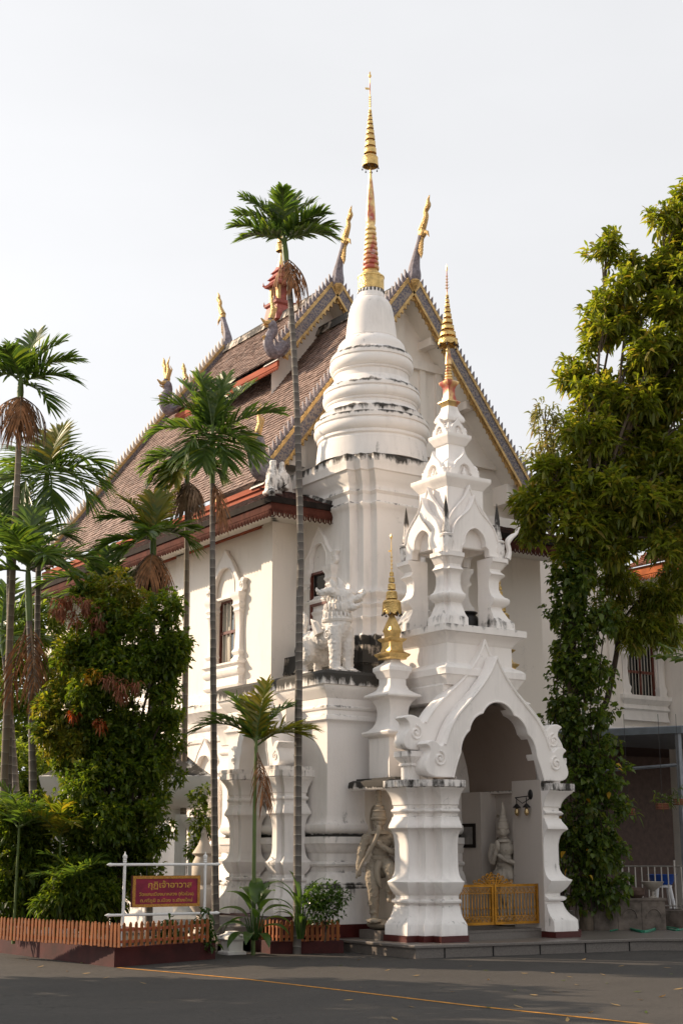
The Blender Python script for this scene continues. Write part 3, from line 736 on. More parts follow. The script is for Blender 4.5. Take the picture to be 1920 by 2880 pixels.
ring = [(345,1270,.16),(340,1235,.08),(331,1165,.04),(330,1152,.16),(326,1148),(324,1138),(330,1134),(334,1128),(334,1118),(331,1112),(336,1108),(346,1098),(352,1080),(352,1062),(348,1050),(341,1046),(341,1040,.2),(350,1038,.2),(351,1028,.35),(349,1012,.5),(340,1004,.5),(322,1000,.35),(318,996,.1),(318,968,.45),(314,962,.5),(296,952,.35),(284,938),(278,930),(276,912),(282,909),(285,902),(282,896),(288,892),(297,880),(300,866),(299,850),(294,838),(287,834),(287,829),(296,827,.1),(296,812,.35),(292,803,.45),(280,798,.45),(262,780,.2),(245,758),(232,742),(229,722),(229,704),(236,702),(240,696),(237,690),(243,686),(253,674),(259,656),(258,638),(253,624),(246,620),(246,615),(254,613,.1),(254,596,.3),(250,586,.5),(243,576,.4),(222,562,.2),(212,558),(212,548),(210,530),(203,508),(188,488,.1),(166,472,.25),(158,466),(160,460),(158,450),(153,400),(146,340),(138,290),(128,250),(112,218),(98,205),(92,202),(92,194),(86,190),(84,170),(78,158),(78,140)]
mb = MB(); mb.lathe(AS, BS, [(RX(r), ZY(y), t) for r, y, t in [(l+(0,))[:3] for l in ring]], 64); mb.build('bell', 'plaster', stu, 28)
mb = MB(); mb.lathe(AS, BS, [(.255,13.08),(.275,13.09),(.275,13.36),(.285,13.37),(.285,13.395),(.24,13.41),(.21,13.46),(.17,13.50),(.14,13.56)], 40); colr = mb.build('gilded_collar', 'gold_ornate', stu, 40)
mb = MB()
for k in range(20):
    a = 2*PI*k/20; x, y = AS+.27*math.cos(a), BS+.27*math.sin(a); mb.lathe(x, y, [(.004,13.10),(.02,13.05),(.014,13.02),(.003,12.99)], 6)
mb.build('bells', 'black_metal', colr, kind='stuff')
mb = MB(); pr = []
for i in range(9):
    z = 13.55+i*.113; r = .178-.0078*i; pr += [(r*.80,z),(r*.97,z+.02),(r,z+.045),(r*.97,z+.075),(r*.80,z+.105)]
pr += [(.085,14.58),(.10,14.62),(.106,14.70),(.098,14.95),(.075,15.3),(.045,15.6),(.03,15.72),(.034,15.75),(.022,15.80),(.016,16.3),(.012,17.4),(.010,18.0),(.004,18.07)]
mb.lathe(AS, BS, pr, 24); mb.build('ringed_spire', 'gold_worn', stu, 40)
tl = [(15.95,.174,.24),(16.245,.135,.14),(16.415,.118,.13),(16.575,.105,.11),(16.71,.090,.10),(16.84,.076,.085),(16.95,.064,.08),(17.05,.053,.075),(17.145,.044,.07),(17.23,.036,.06)]
chatra(stu, AS, BS, tl, 1)
mb = MB()
for i in range(5):
    z = 17.36+i*.055
    for k in range(4):
        a = PI/2*k+.3; mb.tube([(AS,BS,z),(AS+.045*math.cos(a),BS+.045*math.sin(a),z+.03)], [.010,.003], 4)
mb.lathe(AS, BS, [(.004,18.05),(.03,18.09),(.035,18.12),(.012,18.16),(.02,18.18),(.003,18.22)], 10)
mb.build('bud', 'gold', stu, kind='stuff')
mb = MB(); mb.obox((AS-.07,BS,17.78),(.055,0,.015),(0,.004,0),(-.008,0,.022)); mb.build('vane', 'gold', stu)
# =================================================================== two-storey hall
AG = 4.25; ZR = 14.15; SL = 1.342                     # ridge line, ridge height and slope of the main roof
AW = .70                                              # left wall plane
hall = thing('temple_hall', (AG, 11.3, 0), 'two-storey cream temple hall with steep tiered brown tiled roof and serpent bargeboards', 'temple')
WIN = [(7.37,.45),(11.0,.45),(14.6,.45)]
mb = MB(); edges = [5.46]
for c, h in WIN: edges += [c-h, c+h]
edges.append(17.1)
for i in range(0, len(edges), 2): mb.box(AW, AW+.3, edges[i], edges[i+1], 4.7, 8.2)
for c, h in WIN:
    mb.box(AW, AW+.3, c-h, c+h, 4.7, 5.45); mb.box(AW, AW+.3, c-h, c+h, 6.82, 8.2)
mb.box(AW, AW+.35, 5.46, 17.1, 0, 4.7)
mb.build('left_wall', 'plaster_wall', hall, 0)
mb = MB(); mb.box(AW+.02, 7.8, 5.47, 5.8, 0, 8.2); mb.box(7.5, 7.8, 5.5, 17.1, 0, 8.2); mb.box(AW+.02, 7.8, 16.9, 17.09, 0, 8.2); mb.build('front_wall', 'plaster_wall', hall, 0)
for b0 in (5.44, 9.2, 12.75, 16.6):
    mb = MB(); mb.box(AW-.09, AW+.02, b0, b0+.42, 0, 8.15); mb.build('pilaster', 'plaster_wall', hall, 0)
mb = MB()                                             # string course between the storeys
mb.mold([(AW,5.4),(AW+.2,5.4),(AW+.2,17.0),(AW,17.0)], [(0,3.86),(.04,3.88),(.05,3.95),(.02,3.98),(.02,4.10),(.06,4.13),(.08,4.18),(.05,4.22),(.05,4.30),(.09,4.36),(.14,4.42),(.19,4.48),(.21,4.50,.1),(.21,4.62,.35),(.12,4.66,.5),(.10,4.70),(.10,4.78),(.06,4.80),(.06,4.88),(.02,4.90)]); mb.build('string_course', 'plaster', hall)
def window_unit(parent, A, bc, hw, z0, z1, ztop, wide, bars=5, n=-1, sill=True, depth=.10, glassy=False, ins=0.):
    """ornate window on a wall that faces -X (plane x = A)"""
    mp = lambda u, v, w: (A-w, bc-u, v)
    wn = MB(); t = .05; A0 = A; A = A-ins
    for (u0,u1,v0,v1) in ((-hw,-hw+t,z0,z1),(hw-t,hw,z0,z1),(-hw+t,hw-t,z0,z0+t),(-hw+t,hw-t,z1-t,z1),(-hw+t,hw-t,(z0+z1)/2-.03,(z0+z1)/2+.03)):
        wn.box(A+.06, A+.12, bc-u1, bc-u0, v0, v1)
    fr = wn.build('window', 'window_wood', parent, 0)
    mb = MB(); mb.box(A+.13, A+.135, bc-hw+t, bc+hw-t, z0+t, z1-t); mb.build('pane', 'glass_dark', fr, 0)
    if not glassy:
        for sgn in (-1, 1):
            mb = MB(); mb.box(A+.118, A+.128, bc+sgn*hw*.50-hw*.30, bc+sgn*hw*.50+hw*.30, z0+.08, z1-.06); mb.build('shutter', 'curtain', fr, 0)
        for k in range(bars):
            u = -hw+t+(k+.5)*(2*hw-2*t)/bars
            mb = MB(); mb.tube([(A+.075, bc-u, z0+t),(A+.075, bc-u, z1-t)], .011, 6); mb.build('bar', 'iron_bar', fr)
    H_ = z1-z0; A = A0
    for sgn in (-1, 1):                                # turned half columns
        x0, x1 = A-depth, A+.02; y0, y1 = sorted((bc+sgn*(hw+.02), bc+sgn*(hw+.02+wide)))
        pr = [(.05,z0-.02),(.05,z0+.04),(.02,z0+.08),(.0,z0+.12),(.03,z0+.15),(.045,z0+.19),(.03,z0+.22),(.0,z0+.26),(-.015,z0+H_*.5),(0,z1-.36),(.03,z1-.32),(.015,z1-.28),(.02,z1-.25),(.05,z1-.20),(.03,z1-.16),(.03,z1-.10),(.06,z1-.05),(.075,z1),(.075,z1+.06,.1)]
        mb = MB(); mb.mold([(x0,y0),(x1,y0),(x1,y1),(x0,y1)], pr); mb.build('half_column', 'plaster', parent)
    w1 = hw+wide+.06; zt = z1+.05
    out = cr([(w1,zt),(w1+.10,zt+.08),(w1+.07,zt+.20),(w1+.13,zt+.27),(w1+.02,zt+.31),(w1-.08,zt+.26)],3)[:-1] + cr([(w1-.08,zt+.26),(hw*.95,zt+(ztop-zt)*.52),(hw*.62,zt+(ztop-zt)*.72),(hw*.25,zt+(ztop-zt)*.87),(0,ztop)],4)
    inn = cr([(hw,zt),(hw*.98,zt+.25),(hw*.8,zt+(ztop-zt)*.42),(hw*.45,zt+(ztop-zt)*.58),(0,zt+(ztop-zt)*.62)],4)
    mb = MB(); mb.shape([mirror(out)+mirror(inn)[::-1]], depth, .015, mp); ar = mb.build('window_arch', 'plaster', parent, 45)
    mb = MB(); mb.tube([mp(u,v,depth+.003) for u,v in mirror(inn)], .016, 6); mb.tube([mp(u,v,depth) for u,v in mirror(out[14:])], .016, 6)
    for sgn in (1,-1): mb.tube(spiral((sgn*w1, zt+.15), .07, 1.4, 20, lambda x,z: mp(x,z,depth+.004), sgn, PI/2), [.012]*21, 5)
    mb.build('rim', 'plaster', ar)
    mb = MB(); mb.box(A-depth*.8, A, bc-hw-wide-.05, bc+hw+wide+.05, z1-.0, z1+.05); mb.build('lintel', 'plaster', parent)
    if sill:
        y0, y1 = bc-hw-wide, bc+hw+wide
        mb = MB(); mb.mold([(A-.08,y0),(A+.01,y0),(A+.01,y1),(A-.08,y1)], [(.10,z0-.82),(.10,z0-.74),(.06,z0-.70),(.02,z0-.66),(.02,z0-.56),(.06,z0-.53),(.08,z0-.48),(.05,z0-.44),(.03,z0-.40),(.03,z0-.30),(.07,z0-.27),(.10,z0-.22),(.10,z0-.16),(.06,z0-.13),(.06,z0-.08),(.12,z0-.05),(.12,z0-.01,.1)])
        mb.build('sill', 'plaster', parent)
for c, h in WIN: window_unit(hall, AW, c, h, 5.45, 6.82, 7.88, .20)
window_unit(stu, AS-H, 4.72, .30, 5.75, 7.05, 7.95, .17, 4, depth=.09, sill=False, glassy=True, ins=.15)
# lower-storey arched windows on the left wall
for c in (8.1, 11.6): window_unit(hall, AW, c, .38, 1.6, 3.0, 3.95, .18, ins=.15)

# ------------------------------------------------------------------ roofs
def tiles(name, P0, along, up, wid, length, mat, parent, tw=.125, ex=.118, lift=.016, nmax=None):
    """rows of separate overlapping tiles on a slope: P0 lower corner, along = eave direction, up = up-slope direction"""
    P0 = np.array(P0, float); A = np.array(along, float); A /= np.linalg.norm(A); U = np.array(up, float); U /= np.linalg.norm(U)
    Nn = np.cross(A, U)
    if Nn[2] < 0: Nn = -Nn
    nu = int(wid/tw); nv = int(length/ex)
    ii, jj = np.meshgrid(np.arange(nu+1), np.arange(nv)); ii = ii.ravel(); jj = jj.ravel()
    c = (ii - .5*(jj % 2))*tw; c0 = np.clip(c, 0, wid); c1 = np.clip(c+tw*.93, 0, wid)
    ok = (c1-c0) > .02; c0 = c0[ok]; c1 = c1[ok]; jj = jj[ok]; k = len(c0)
    jit = rng.uniform(-.010, .010, k)+np.where(rng.random(k) < .025, -.035*rng.random(k), 0); h = lift*(1+rng.uniform(-.3, .3, k)); v0 = jj*ex+jit; v1 = (jj+1.18)*ex
    def pt(cc, vv, hh): return P0 + cc[:, None]*A + vv[:, None]*U + hh[:, None]*Nn
    z0 = np.zeros(k)
    V = np.stack([pt(c0,v0,z0-.004),pt(c1,v0,z0-.004),pt(c1,v0,h*1.6),pt(c0,v0,h*1.6),pt(c0,v1,h*.35),pt(c1,v1,h*.35)], 1).reshape(-1, 3)
    base = np.arange(k)[:, None]*6
    F = np.concatenate([base+np.array([0,1,2,3]), base+np.array([3,2,5,4])], 0)
    me = bpy.data.meshes.new('tiles'); me.from_pydata(V.tolist(), [], F.tolist()); me.update()
    return finish(name, me, mat, parent, 0, 'stuff')
def slope_sheet(pts, name='roof_deck', mat='roof_tile_dark', par=None):
    mb = MB(); mb.add(pts, [tuple(range(len(pts)))]); return mb.build(name, mat, par or hall, 0)
B0, B1 = 5.55, 17.2; EA = .42; EZ = ZR-SL*(AG-EA)
up = (1, 0, SL); SLEN = (AG-EA)*math.sqrt(1+SL*SL)
tiles('roof_tiles', (EA,B0,EZ+.01), (0,1,0), up, B1-B0, SLEN, 'roof_tile', hall)
slope_sheet([(EA,B0,EZ),(AG,B0,ZR),(AG,B1,ZR),(EA,B1,EZ)]); slope_sheet([(AG,B0,ZR),(2*AG-EA,B0,EZ),(2*AG-EA,B1,EZ),(AG,B1,ZR)], mat='roof_tile')
slope_sheet([(EA+.02,B0,EZ-.10),(AG,B0,ZR-.12),(AG,6.12,ZR-.12),(EA+.02,6.12,EZ-.10)], 'gable_soffit', 'soffit'); slope_sheet([(AG,B0,ZR-.12),(2*AG-EA-.02,B0,EZ-.1),(2*AG-EA-.02,6.12,EZ-.1),(AG,6.12,ZR-.12)], 'gable_soffit', 'soffit')
BB0, BB1, ZB, EB = 8.65, 13.9, 15.12, 2.60; SB = 1.28
up2 = (1,0,SB); tiles('roof_tiles', (EB,BB0,ZB-SB*(AG-EB)+.01), (0,1,0), up2, BB1-BB0, (AG-EB)*math.sqrt(1+SB*SB), 'roof_tile', hall)
ZBE = ZB-SB*(AG-EB)
slope_sheet([(EB,BB0,ZBE),(AG,BB0,ZB),(AG,BB1,ZB),(EB,BB1,ZBE)]); slope_sheet([(AG,BB0,ZB),(2*AG-EB,BB0,ZBE),(2*AG-EB,BB1,ZBE),(AG,BB1,ZB)], mat='roof_tile')
slope_sheet([(EB+.02,BB0,ZBE-.08),(AG,BB0,ZB-.1),(AG,9.3,ZB-.1),(EB+.02,9.3,ZBE-.08)], 'gable_soffit', 'soffit'); slope_sheet([(AG,BB0,ZB-.1),(2*AG-EB,BB0,ZBE-.08),(2*AG-EB,9.3,ZBE-.08),(AG,9.3,ZB-.1)], 'gable_soffit', 'soffit')
mb = MB(); mb.add([(EB+.2,9.2,ZBE-1.2),(2*AG-EB-.2,9.2,ZBE-1.2),(2*AG-EB-.2,9.2,ZBE),(AG,9.2,ZB-.1),(EB+.2,9.2,ZBE)], [(0,1,2,3,4)]); mb.build('gable_wall', 'plaster_wall', hall, 0)
mb = MB(); mb.box(EB+.05, EB+.11, BB0+.05, BB1, ZBE-.20, ZBE-.06); mb.build('upper_fascia', 'red_fascia', hall, 0)
def lace(p0, p1, drop, n, mat, parent, name='lace_trim'):
    """row of scalloped fretwork hanging from a board"""
    p0 = Vector(p0); p1 = Vector(p1); d = (p1-p0)/n; mb = MB(); t = d.normalized(); nn = Vector((t.y,-t.x,0))*.012
    for i in range(n):
        a = p0+d*i; L_ = d.length*.94
        def pl(x, z): return a + t*(L_*x) + Vector((0,0,-drop*z))
        for (pts) in ([(0,0),(1,0),(1,.25),(0,.25)],[(.08,.25),(.42,.25),(.30,.62),(.5,1.0),(.18,.75)],[(.92,.25),(.58,.25),(.70,.62),(.5,1.0),(.82,.75)],[(0,.25),(.07,.25),(.07,.7),(0,.8)]):
            m = len(pts); vs = [pl(*q)+nn for q in pts]+[pl(*q)-nn for q in pts]
            mb.add(vs, [tuple(range(m)), tuple(range(2*m-1,m-1,-1))]+[(k,(k+1)%m,m+(k+1)%m,m+k) for k in range(m)])
    return mb.build(name, mat, parent, 0, 'stuff')
lace((EB+.08,BB0+.05,ZBE-.20), (EB+.08,BB1,ZBE-.20), .10, 48, 'red_fascia', hall)
# red beam under the main roof and the dark skirt roof round the hall
mb = MB(); mb.box(EA+.10, EA+.20, B0, B1, EZ-.34, EZ-.05); mb.box(EA+.06, EA+.10, B0, B1, EZ-.16, EZ-.05); mb.build('red_beam', 'red_fascia', hall, 0)
mb = MB(); mb.box(EA+.19, EA+.5, 5.8, B1, EZ-.9, EZ-.1); mb.build('beam_wall', 'red_fascia', hall, 0)
XE, YE, ZE = -.10, 4.32, 8.31; XT, YT, ZT = .62, 5.50, 8.80
tiles('skirt_tiles', (XE,YE+.4,ZE+.01), (0,1,0), (XT-XE,0,ZT-ZE), B1-YE-.4, math.hypot(XT-XE,ZT-ZE), 'roof_tile_dark', hall, .10, .09, .012)
tiles('skirt_tiles', (XE+.3,YE,ZE+.01), (1,0,0), (0,YT-YE,ZT-ZE), 8.6-XE-.3, math.hypot(YT-YE,ZT-ZE), 'roof_tile_dark', hall, .10, .09, .012)
slope_sheet([(XE,YE,ZE),(XT,YT,ZT),(XT,B1,ZT),(XE,B1,ZE)]); slope_sheet([(XE,YE,ZE),(8.6,YE,ZE),(8.0,YT,ZT),(XT,YT,ZT)])
mb = MB(); mb.box(XT-.02, 8.0, YT, YT+.06, ZT-.5, EZ+.02); mb.build('skirt_back', 'plaster_wall', hall, 0)
mb = MB(); mb.box(XE-.03, XE+.03, YE-.03, B1, ZE-.10, ZE+.02); mb.box(XE+.03, 8.6, YE-.03, YE+.03, ZE-.10, ZE+.02); mb.build('gutter_board', 'black_wood', hall, 0)
mb = MB(); mb.box(XE, XE+.05, YE, B1, ZE-.24, ZE-.10); mb.box(XE+.05, 8.6, YE, YE+.05, ZE-.24, ZE-.10); mb.build('fascia', 'maroon_wood', hall, 0)
lace((XE+.02,YE+.02,ZE-.24), (XE+.02,B1,ZE-.24), .14, 108, 'maroon_wood', hall); lace((XE+.02,YE+.02,ZE-.24), (8.6,YE+.02,ZE-.24), .14, 74, 'maroon_wood', hall)
for k in range(5):                                    # soffit boards along the eave
    w0 = XE+.05+k*(AW-XE-.05)/5; w1 = w0+(AW-XE-.05)/5-.012
    mb = MB(); mb.box(w0, w1, YE+.06+k*.2, B1, ZE-.215+k*.01, ZE-.19+k*.01); mb.build('soffit_board', 'soffit', hall, 0)
for k in range(6):
    w0 = YE+.06+k*(5.46-YE-.06)/6; w1 = w0+(5.46-YE-.06)/6-.012
    mb = MB(); mb.box(XE+.06+k*.12, 8.5, w0, w1, ZE-.225+k*.01, ZE-.20+k*.01); mb.build('soffit_board', 'soffit', hall, 0)
mb = MB(); mb.tube([(XE,YE,ZE+.05),(XE+.25,YE+.42,ZE+.25),(XT,YT,ZT+.08)], [.07,.08,.10], 8, .7); mb.build('hip_ridge', 'plaster', hall)
mb = MB(); mb.tube([(1.32,YE+.02,ZE+.04),(1.31,YE+.5,ZE+.22),(1.3,YT,ZT+.05)], [.08,.09,.10], 8, .75); mb.build('hip_ridge', 'plaster', hall)
# ridges
for (b0, b1, z) in ((B0,BB0+.6,ZR),(BB1-.3,B1,ZR),(BB0,BB1,ZB)):
    mb = MB(); mb.mold([(AG-.13,b0),(AG+.13,b0),(AG+.13,b1),(AG-.13,b1)], [(.08,z-.16,.5),(.03,z-.02,.5),(0,z+.02,.4),(-.02,z+.10,.6),(-.07,z+.12,.7)], es=[0,1,0,1]); mb.build('ridge', 'plaster_old', hall)
# gable wall of the main roof, framing and purlin blocks
mb = MB(); zz = lambda a: ZR-SL*abs(a-AG)-.1
mb.add([(.9,6.1,EZ-.6),(7.6,6.1,EZ-.6),(7.6,6.1,zz(7.6)),(AG,6.1,zz(AG)),(.9,6.1,zz(.9))], [(0,1,2,3,4)]); gw = mb.build('gable_wall', 'plaster_wall', hall, 0)
for (x0,x1,z0,z1,d) in ((4.10,4.40,9.0,13.8,.10),(3.0,5.5,12.35,12.55,.12),(1.5,7.0,10.30,10.50,.12),(3.05,3.2,10.5,12.35,.08),(5.3,5.45,10.5,12.35,.08),(2.2,2.35,9.0,10.3,.08),(6.15,6.3,9.0,10.3,.08),(4.85,5.0,9.0,12.35,.07)):
    mb = MB(); mb.box(x0,x1,6.1-d,6.105,z0,z1); mb.build('timber', 'plaster_wall', gw, 0)
for a in (1.25, 2.55, 3.55, 4.25, 4.95, 5.95, 7.25):
    h = .34 if a in (1.25,7.25) else .14; zc = zz(a)-h-.04
    mb = MB(); mb.box(a-h*.75,a+h*.75,5.62,6.1,zc-h*.6,zc+h*.72); mb.build('purlin_end', 'plaster_wall', gw, 0)
# bargeboards with scaly bodies, gold lips, crest flames, finials
def barge(b, zr, slope, foot_a, front=True, th=.11, wd=.25, crest_mat='naga_blue'):
    s_ = math.sqrt(1+slope*slope); f = -1 if front else 1
    for sg in (-1, 1):
        d = Vector((sg/s_, 0, -slope/s_)); nrm = Vector((sg*slope/s_, 0, 1/s_)); L_ = (AG-foot_a)*s_
        O_ = Vector((AG, b, zr+.10)); yv = Vector((0, f, 0))
        mb = MB(); mb.obox(O_+d*(L_/2)-nrm*.06+yv*th/2, d*(L_/2), yv*(th/2), nrm*(wd/2)); bo = mb.build('bargeboard', 'scale_board', hall, 0)
        mb = MB(); mb.obox(O_+d*(L_/2)+nrm*(wd/2-.04)+yv*th*.55, d*(L_/2), yv*(th*.62), nrm*.035); mb.obox(O_+d*(L_/2)-nrm*(wd/2+.08)+yv*th*.55, d*(L_/2), yv*(th*.6), nrm*.03); mb.build('gold_lip', 'gold_dull', bo, 0)
        n = int(L_/.15)
        mb = MB(); mc = MB()
        for k in range(n):
            c = O_+d*((k+.5)*L_/n)+nrm*(wd/2-.01)+yv*th*.5
            w_ = L_/n*.52; t_ = yv*.022
            pts = [c-d*w_, c+d*w_, c+d*w_*.2+nrm*.08, c-d*w_*1.3+nrm*.17, c-d*w_*.9+nrm*.07]
            vs = [p-t_ for p in pts]+[p+t_ for p in pts]
            mb.add(vs, [(0,1,2,3,4),(9,8,7,6,5)]+[(i,(i+1)%5,5+(i+1)%5,5+i) for i in range(5)])
            c2 = O_+d*((k+.5)*L_/n)-nrm*(wd/2+.10)+yv*th*.5
            pts = [c2-d*w_*.9, c2+d*w_*.9, c2+d*w_*.6-nrm*.09, c2-nrm*.05]
            vs = [p-t_ for p in pts]+[p+t_ for p in pts]
            mc.add(vs, [(0,1,2,3),(7,6,5,4)]+[(i,(i+1)%4,4+(i+1)%4,4+i) for i in range(4)])
        mb.build('crest', crest_mat, bo, 0, 'stuff'); mc.build('gold_fringe', 'gold_dull', bo, 0, 'stuff')
        # serpent head at the foot
        F_ = O_+d*L_+yv*th*.5
        pts = [F_-d*.25, F_+d*.02, F_+Vector((sg*.16,0,-.06)), F_+Vector((sg*.28,0,.10)), F_+Vector((sg*.26,0,.30)), F_+Vector((sg*.16,0,.46)), F_+Vector((sg*.20,0,.62)), F_+Vector((sg*.30,0,.74))]
        p = cr(pts, 4); rr = list(np.interp(np.linspace(0,7,len(p)), [0,1,2,3,4,5,6,7], [.15,.15,.15,.13,.11,.12,.13,.05]))
        mb = MB(); mb.tube(p, rr, 10); nk = mb.build('serpent_neck', 'naga_blue', bo)
        mb = MB(); hd = F_+Vector((sg*.22,0,.66))
        mb.ell(hd, (.13,.10,.10), 12, 8); mb.tube([hd, hd+Vector((sg*.16,0,-.03)), hd+Vector((sg*.27,0,.06))], [.08,.05,.015], 8); mb.tube([hd-Vector((0,0,.06)), hd+Vector((sg*.12,0,-.12)), hd+Vector((sg*.2,0,-.1))], [.05,.03,.01], 8)
        for k in range(6):
            a = .25*k; q = hd+Vector((-sg*.02*k,0,.03+.06*k)); mb.tube([q, q+Vector((-sg*.06,0,.08)), q+Vector((sg*.0,0,.19))], [.055-.004*k,.04-.004*k,.004], 6)
        mb.tube([hd+Vector((0,0,.1)), hd+Vector((-sg*.06,0,.35)), hd+Vector((-sg*.02,0,.55)), hd+Vector((-sg*.09,0,.78))], [.07,.055,.035,.004], 8)
        mb.build('serpent_head', 'gold_dull', bo); mb = MB()
        for k in range(7):
            q = F_+Vector((sg*(.10+.03*k),0,-.02+.05*k)); mb.tube([q+Vector((sg*.10,0,0)), q+Vector((sg*.17,0,-.02))], [.05,.01], 6)
        mb.build('belly_scales', 'gold_dull', nk, kind='stuff')
def chofa(b, z, f, mat_neck='naga_blue', h=1.65):
    s = h/1.65; P = lambda y, zz: Vector((AG, b+f*(y*1.25+.05*math.sin(zz*4.2))*s, z+zz*s))
    t = MB(); p = cr([P(-.10,-.25),P(.05,.02),P(.04,.25),P(.10,.50),P(.24,.78),P(.33,.92)],5)
    t.tube(p, list(np.interp(np.linspace(0,5,len(p)),[0,1,2,3,4,5],[.10,.165,.13,.09,.07,.085])), 10); nk = t.build('finial_neck', mat_neck, hall)
    t = MB(); hd = P(.36,.97)
    t.ell(hd, (.09*s,.13*s,.12*s), 10, 8)
    t.tube([hd, P(.50,.93), P(.53,.80)], [.06*s,.04*s,.008], 8)
    for k in range(6):
        q = P(.30-.03*k*.6, .95-.07*k); t.tube([q, q+Vector((0,f*.07*s,-.10*s)), q+Vector((0,f*.06*s,-.22*s))], [.05*s,.045*s,.006], 6)
    p = cr([P(.33,1.02),P(.42,1.18),P(.47,1.33),P(.44,1.45),P(.50,1.57),P(.48,1.68),P(.52,1.80)],4)
    t.tube(p, list(np.interp(np.linspace(0,6,len(p)),[0,1,2,3,4,5,6],[.09,.075,.06,.055,.065,.04,.004])), 8)
    t.build('finial_head', 'gold_dull', nk)
    t = MB(); t.tube([P(.02,.05), P(.10,-.1), P(.08,-.30)], [.12,.12,.04], 10); t.build('finial_base', 'gold_dull', nk)
barge(B0, ZR, SL, EA+.05); barge(BB0, ZB, SB, EB+.02); barge(B1, ZR, SL, EA+.05, False, crest_mat='plaster_old'); barge(BB1, ZB, SB, EB+.02, False, crest_mat='plaster_old')
chofa(B0-.05, ZR+.1, -1); chofa(BB0-.05, ZB+.1, -1); chofa(B1, ZR+.1, 1); chofa(BB1, ZB+.1, 1); chofa(B1-1.1, ZR+.05, 1, h=1.2)
# ridge turret
bT = 11.2; S2 = lambda h: [(AG-h,bT-h),(AG+h,bT-h),(AG+h,bT+h),(AG-h,bT+h)]
mb = MB(); mb.mold(S2(.26), [(.06,15.0),(.03,15.25),(0,15.42),(.05,15.46),(.06,15.52),(-.02,15.56),(-.05,15.6)]); tr = mb.build('turret_base', 'naga_red', hall, 0)
mb = MB()
for sx in (-1,1):
    for sy in (-1,1): mb.box(AG+sx*.17-.045,AG+sx*.17+.045,bT+sy*.17-.045,bT+sy*.17+.045,15.58,16.02)
mb.build('turret_post', 'gold_dull', tr, 0, 'stuff')
mb = MB(); mb.mold(S2(.20), [(.10,16.0),(.13,16.05),(.04,16.12),(.0,16.2),(.06,16.22),(-.02,16.32),(-.05,16.38),(.0,16.40),(-.08,16.5),(-.12,16.6)])
for sx in (-1,1):
    for sy in (-1,1): mb.tube([(AG+sx*.26,bT+sy*.26,16.03),(AG+sx*.33,bT+sy*.33,16.08),(AG+sx*.33,bT+sy*.33,16.17)],[.04,.03,.005],6); mb.tube([(AG+sx*.24,bT+sy*.24,15.5),(AG+sx*.31,bT+sy*.31,15.53),(AG+sx*.31,bT+sy*.31,15.62)],[.04,.03,.005],6)
mb.box(AG-.12,AG+.12,bT-.12,bT+.12,15.58,16.02); mb.build('turret_roof', 'naga_red', hall, 0)
mb = MB(); mb.lathe(AG, bT, [(.10,16.55),(.05,16.8),(.015,17.05),(.01,17.7)], 10); mb.build('turret_spire', 'gold', hall)
chatra(hall, AG, bT, [(17.02,.13,.2),(17.26,.10,.14),(17.44,.08,.11),(17.58,.06,.08)], 0)
# weathered white guardian figures on the skirt hip
def hip_figure(x, y, z, s):
    mb = MB(); mb.lathe(x, y, [(.24*s,z),(.25*s,z+.08*s),(.20*s,z+.12*s),(.19*s,z+.30*s),(.16*s,z+.55*s),(.10*s,z+.72*s),(.08*s,z+.80*s),(.10*s,z+.84*s),(.06*s,z+.90*s)], 10)
    mb.ell((x+.10*s,y-.05*s,z+.30*s),(.2*s,.16*s,.24*s)); mb.tube([(x-.1*s,y-.1*s,z+.5*s),(x-.17*s,y-.16*s,z+.25*s),(x-.18*s,y-.17*s,z+.03*s)],[.07*s,.07*s,.05*s],8)
    return organic(mb, 'hip_figure', 'plaster', hall, .03, 1, .52, .03)
hip_figure(.30, 4.95, 8.52, .82); hip_figure(.62, 5.12, 8.72, .66)
# ------------------------------------------------------------------ side entrance on the left
se = thing('side_entrance', (-.35, 3.75, .2), 'small white side entrance with moulded columns and scrolled arch left of the lion pedestal', 'doorway')
SC = [(o*.62, .55+(z-.2)*.955) for o, z in PZ]
for (bb0, bb1) in ((3.05,3.40),(4.55,4.90)):
    pl = redent(-.62, -.1, bb0, bb1, .10, 1, (1,0,0,1))
    mb = MB(); mb.mold(pl, stain_prof(SC, [(2.9,3.1,.5),(.5,.6,.1),(1.0,1.2,.15)])); mb.build('column', 'plaster', se, 40)
mb = MB(); mb.mold([(-.75,3.0),(.02,3.0),(.02,3.45),(-.75,3.45)], [(0,3.02,.35),(.02,3.05,.5),(.02,3.10,.6)]); mb.mold([(-.75,4.5),(.02,4.5),(.02,4.95),(-.75,4.95)], [(0,3.02,.35),(.02,3.05,.5),(.02,3.10,.6)]); mb.build('slab', 'plaster', se)
o2 = cr([(.62,3.10),(.80,3.10),(.90,3.18),(.86,3.32),(.80,3.42),(.87,3.52),(.74,3.54),(.66,3.46)],3)[:-1]+cr([(.66,3.46),(.58,3.70),(.42,3.94),(.22,4.12),(.06,4.25),(0,4.36)],4)
i2 = [(.52,3.10),(.48,3.32)]+arc3((.43,3.42),(.34,3.70),(.2,3.79),5)+arc3((.2,3.79),(.11,3.92),(0,3.96),5)+[(0,3.96)]
mb = MB(); mp = lambda u, v, w: (-.62+w, 3.97-u, v); mb.shape([mirror(o2)+mirror(i2)[::-1]], .40, .02, mp, lambda p: .35 if p[0] > -.5 and p[2] < 3.9 else .05); ar = mb.build('arch', 'plaster', se, 45)
mb = MB(); mb.tube([mp(u,v,-.005) for u,v in mirror(i2)], .015, 6)
for s in (1,-1): mb.tube(spiral((s*.74,3.28),.085,1.5,24,lambda x,z: mp(x,z,-.004),s,PI/2), [.014]*25, 5)
mb.build('rim', 'plaster', ar)
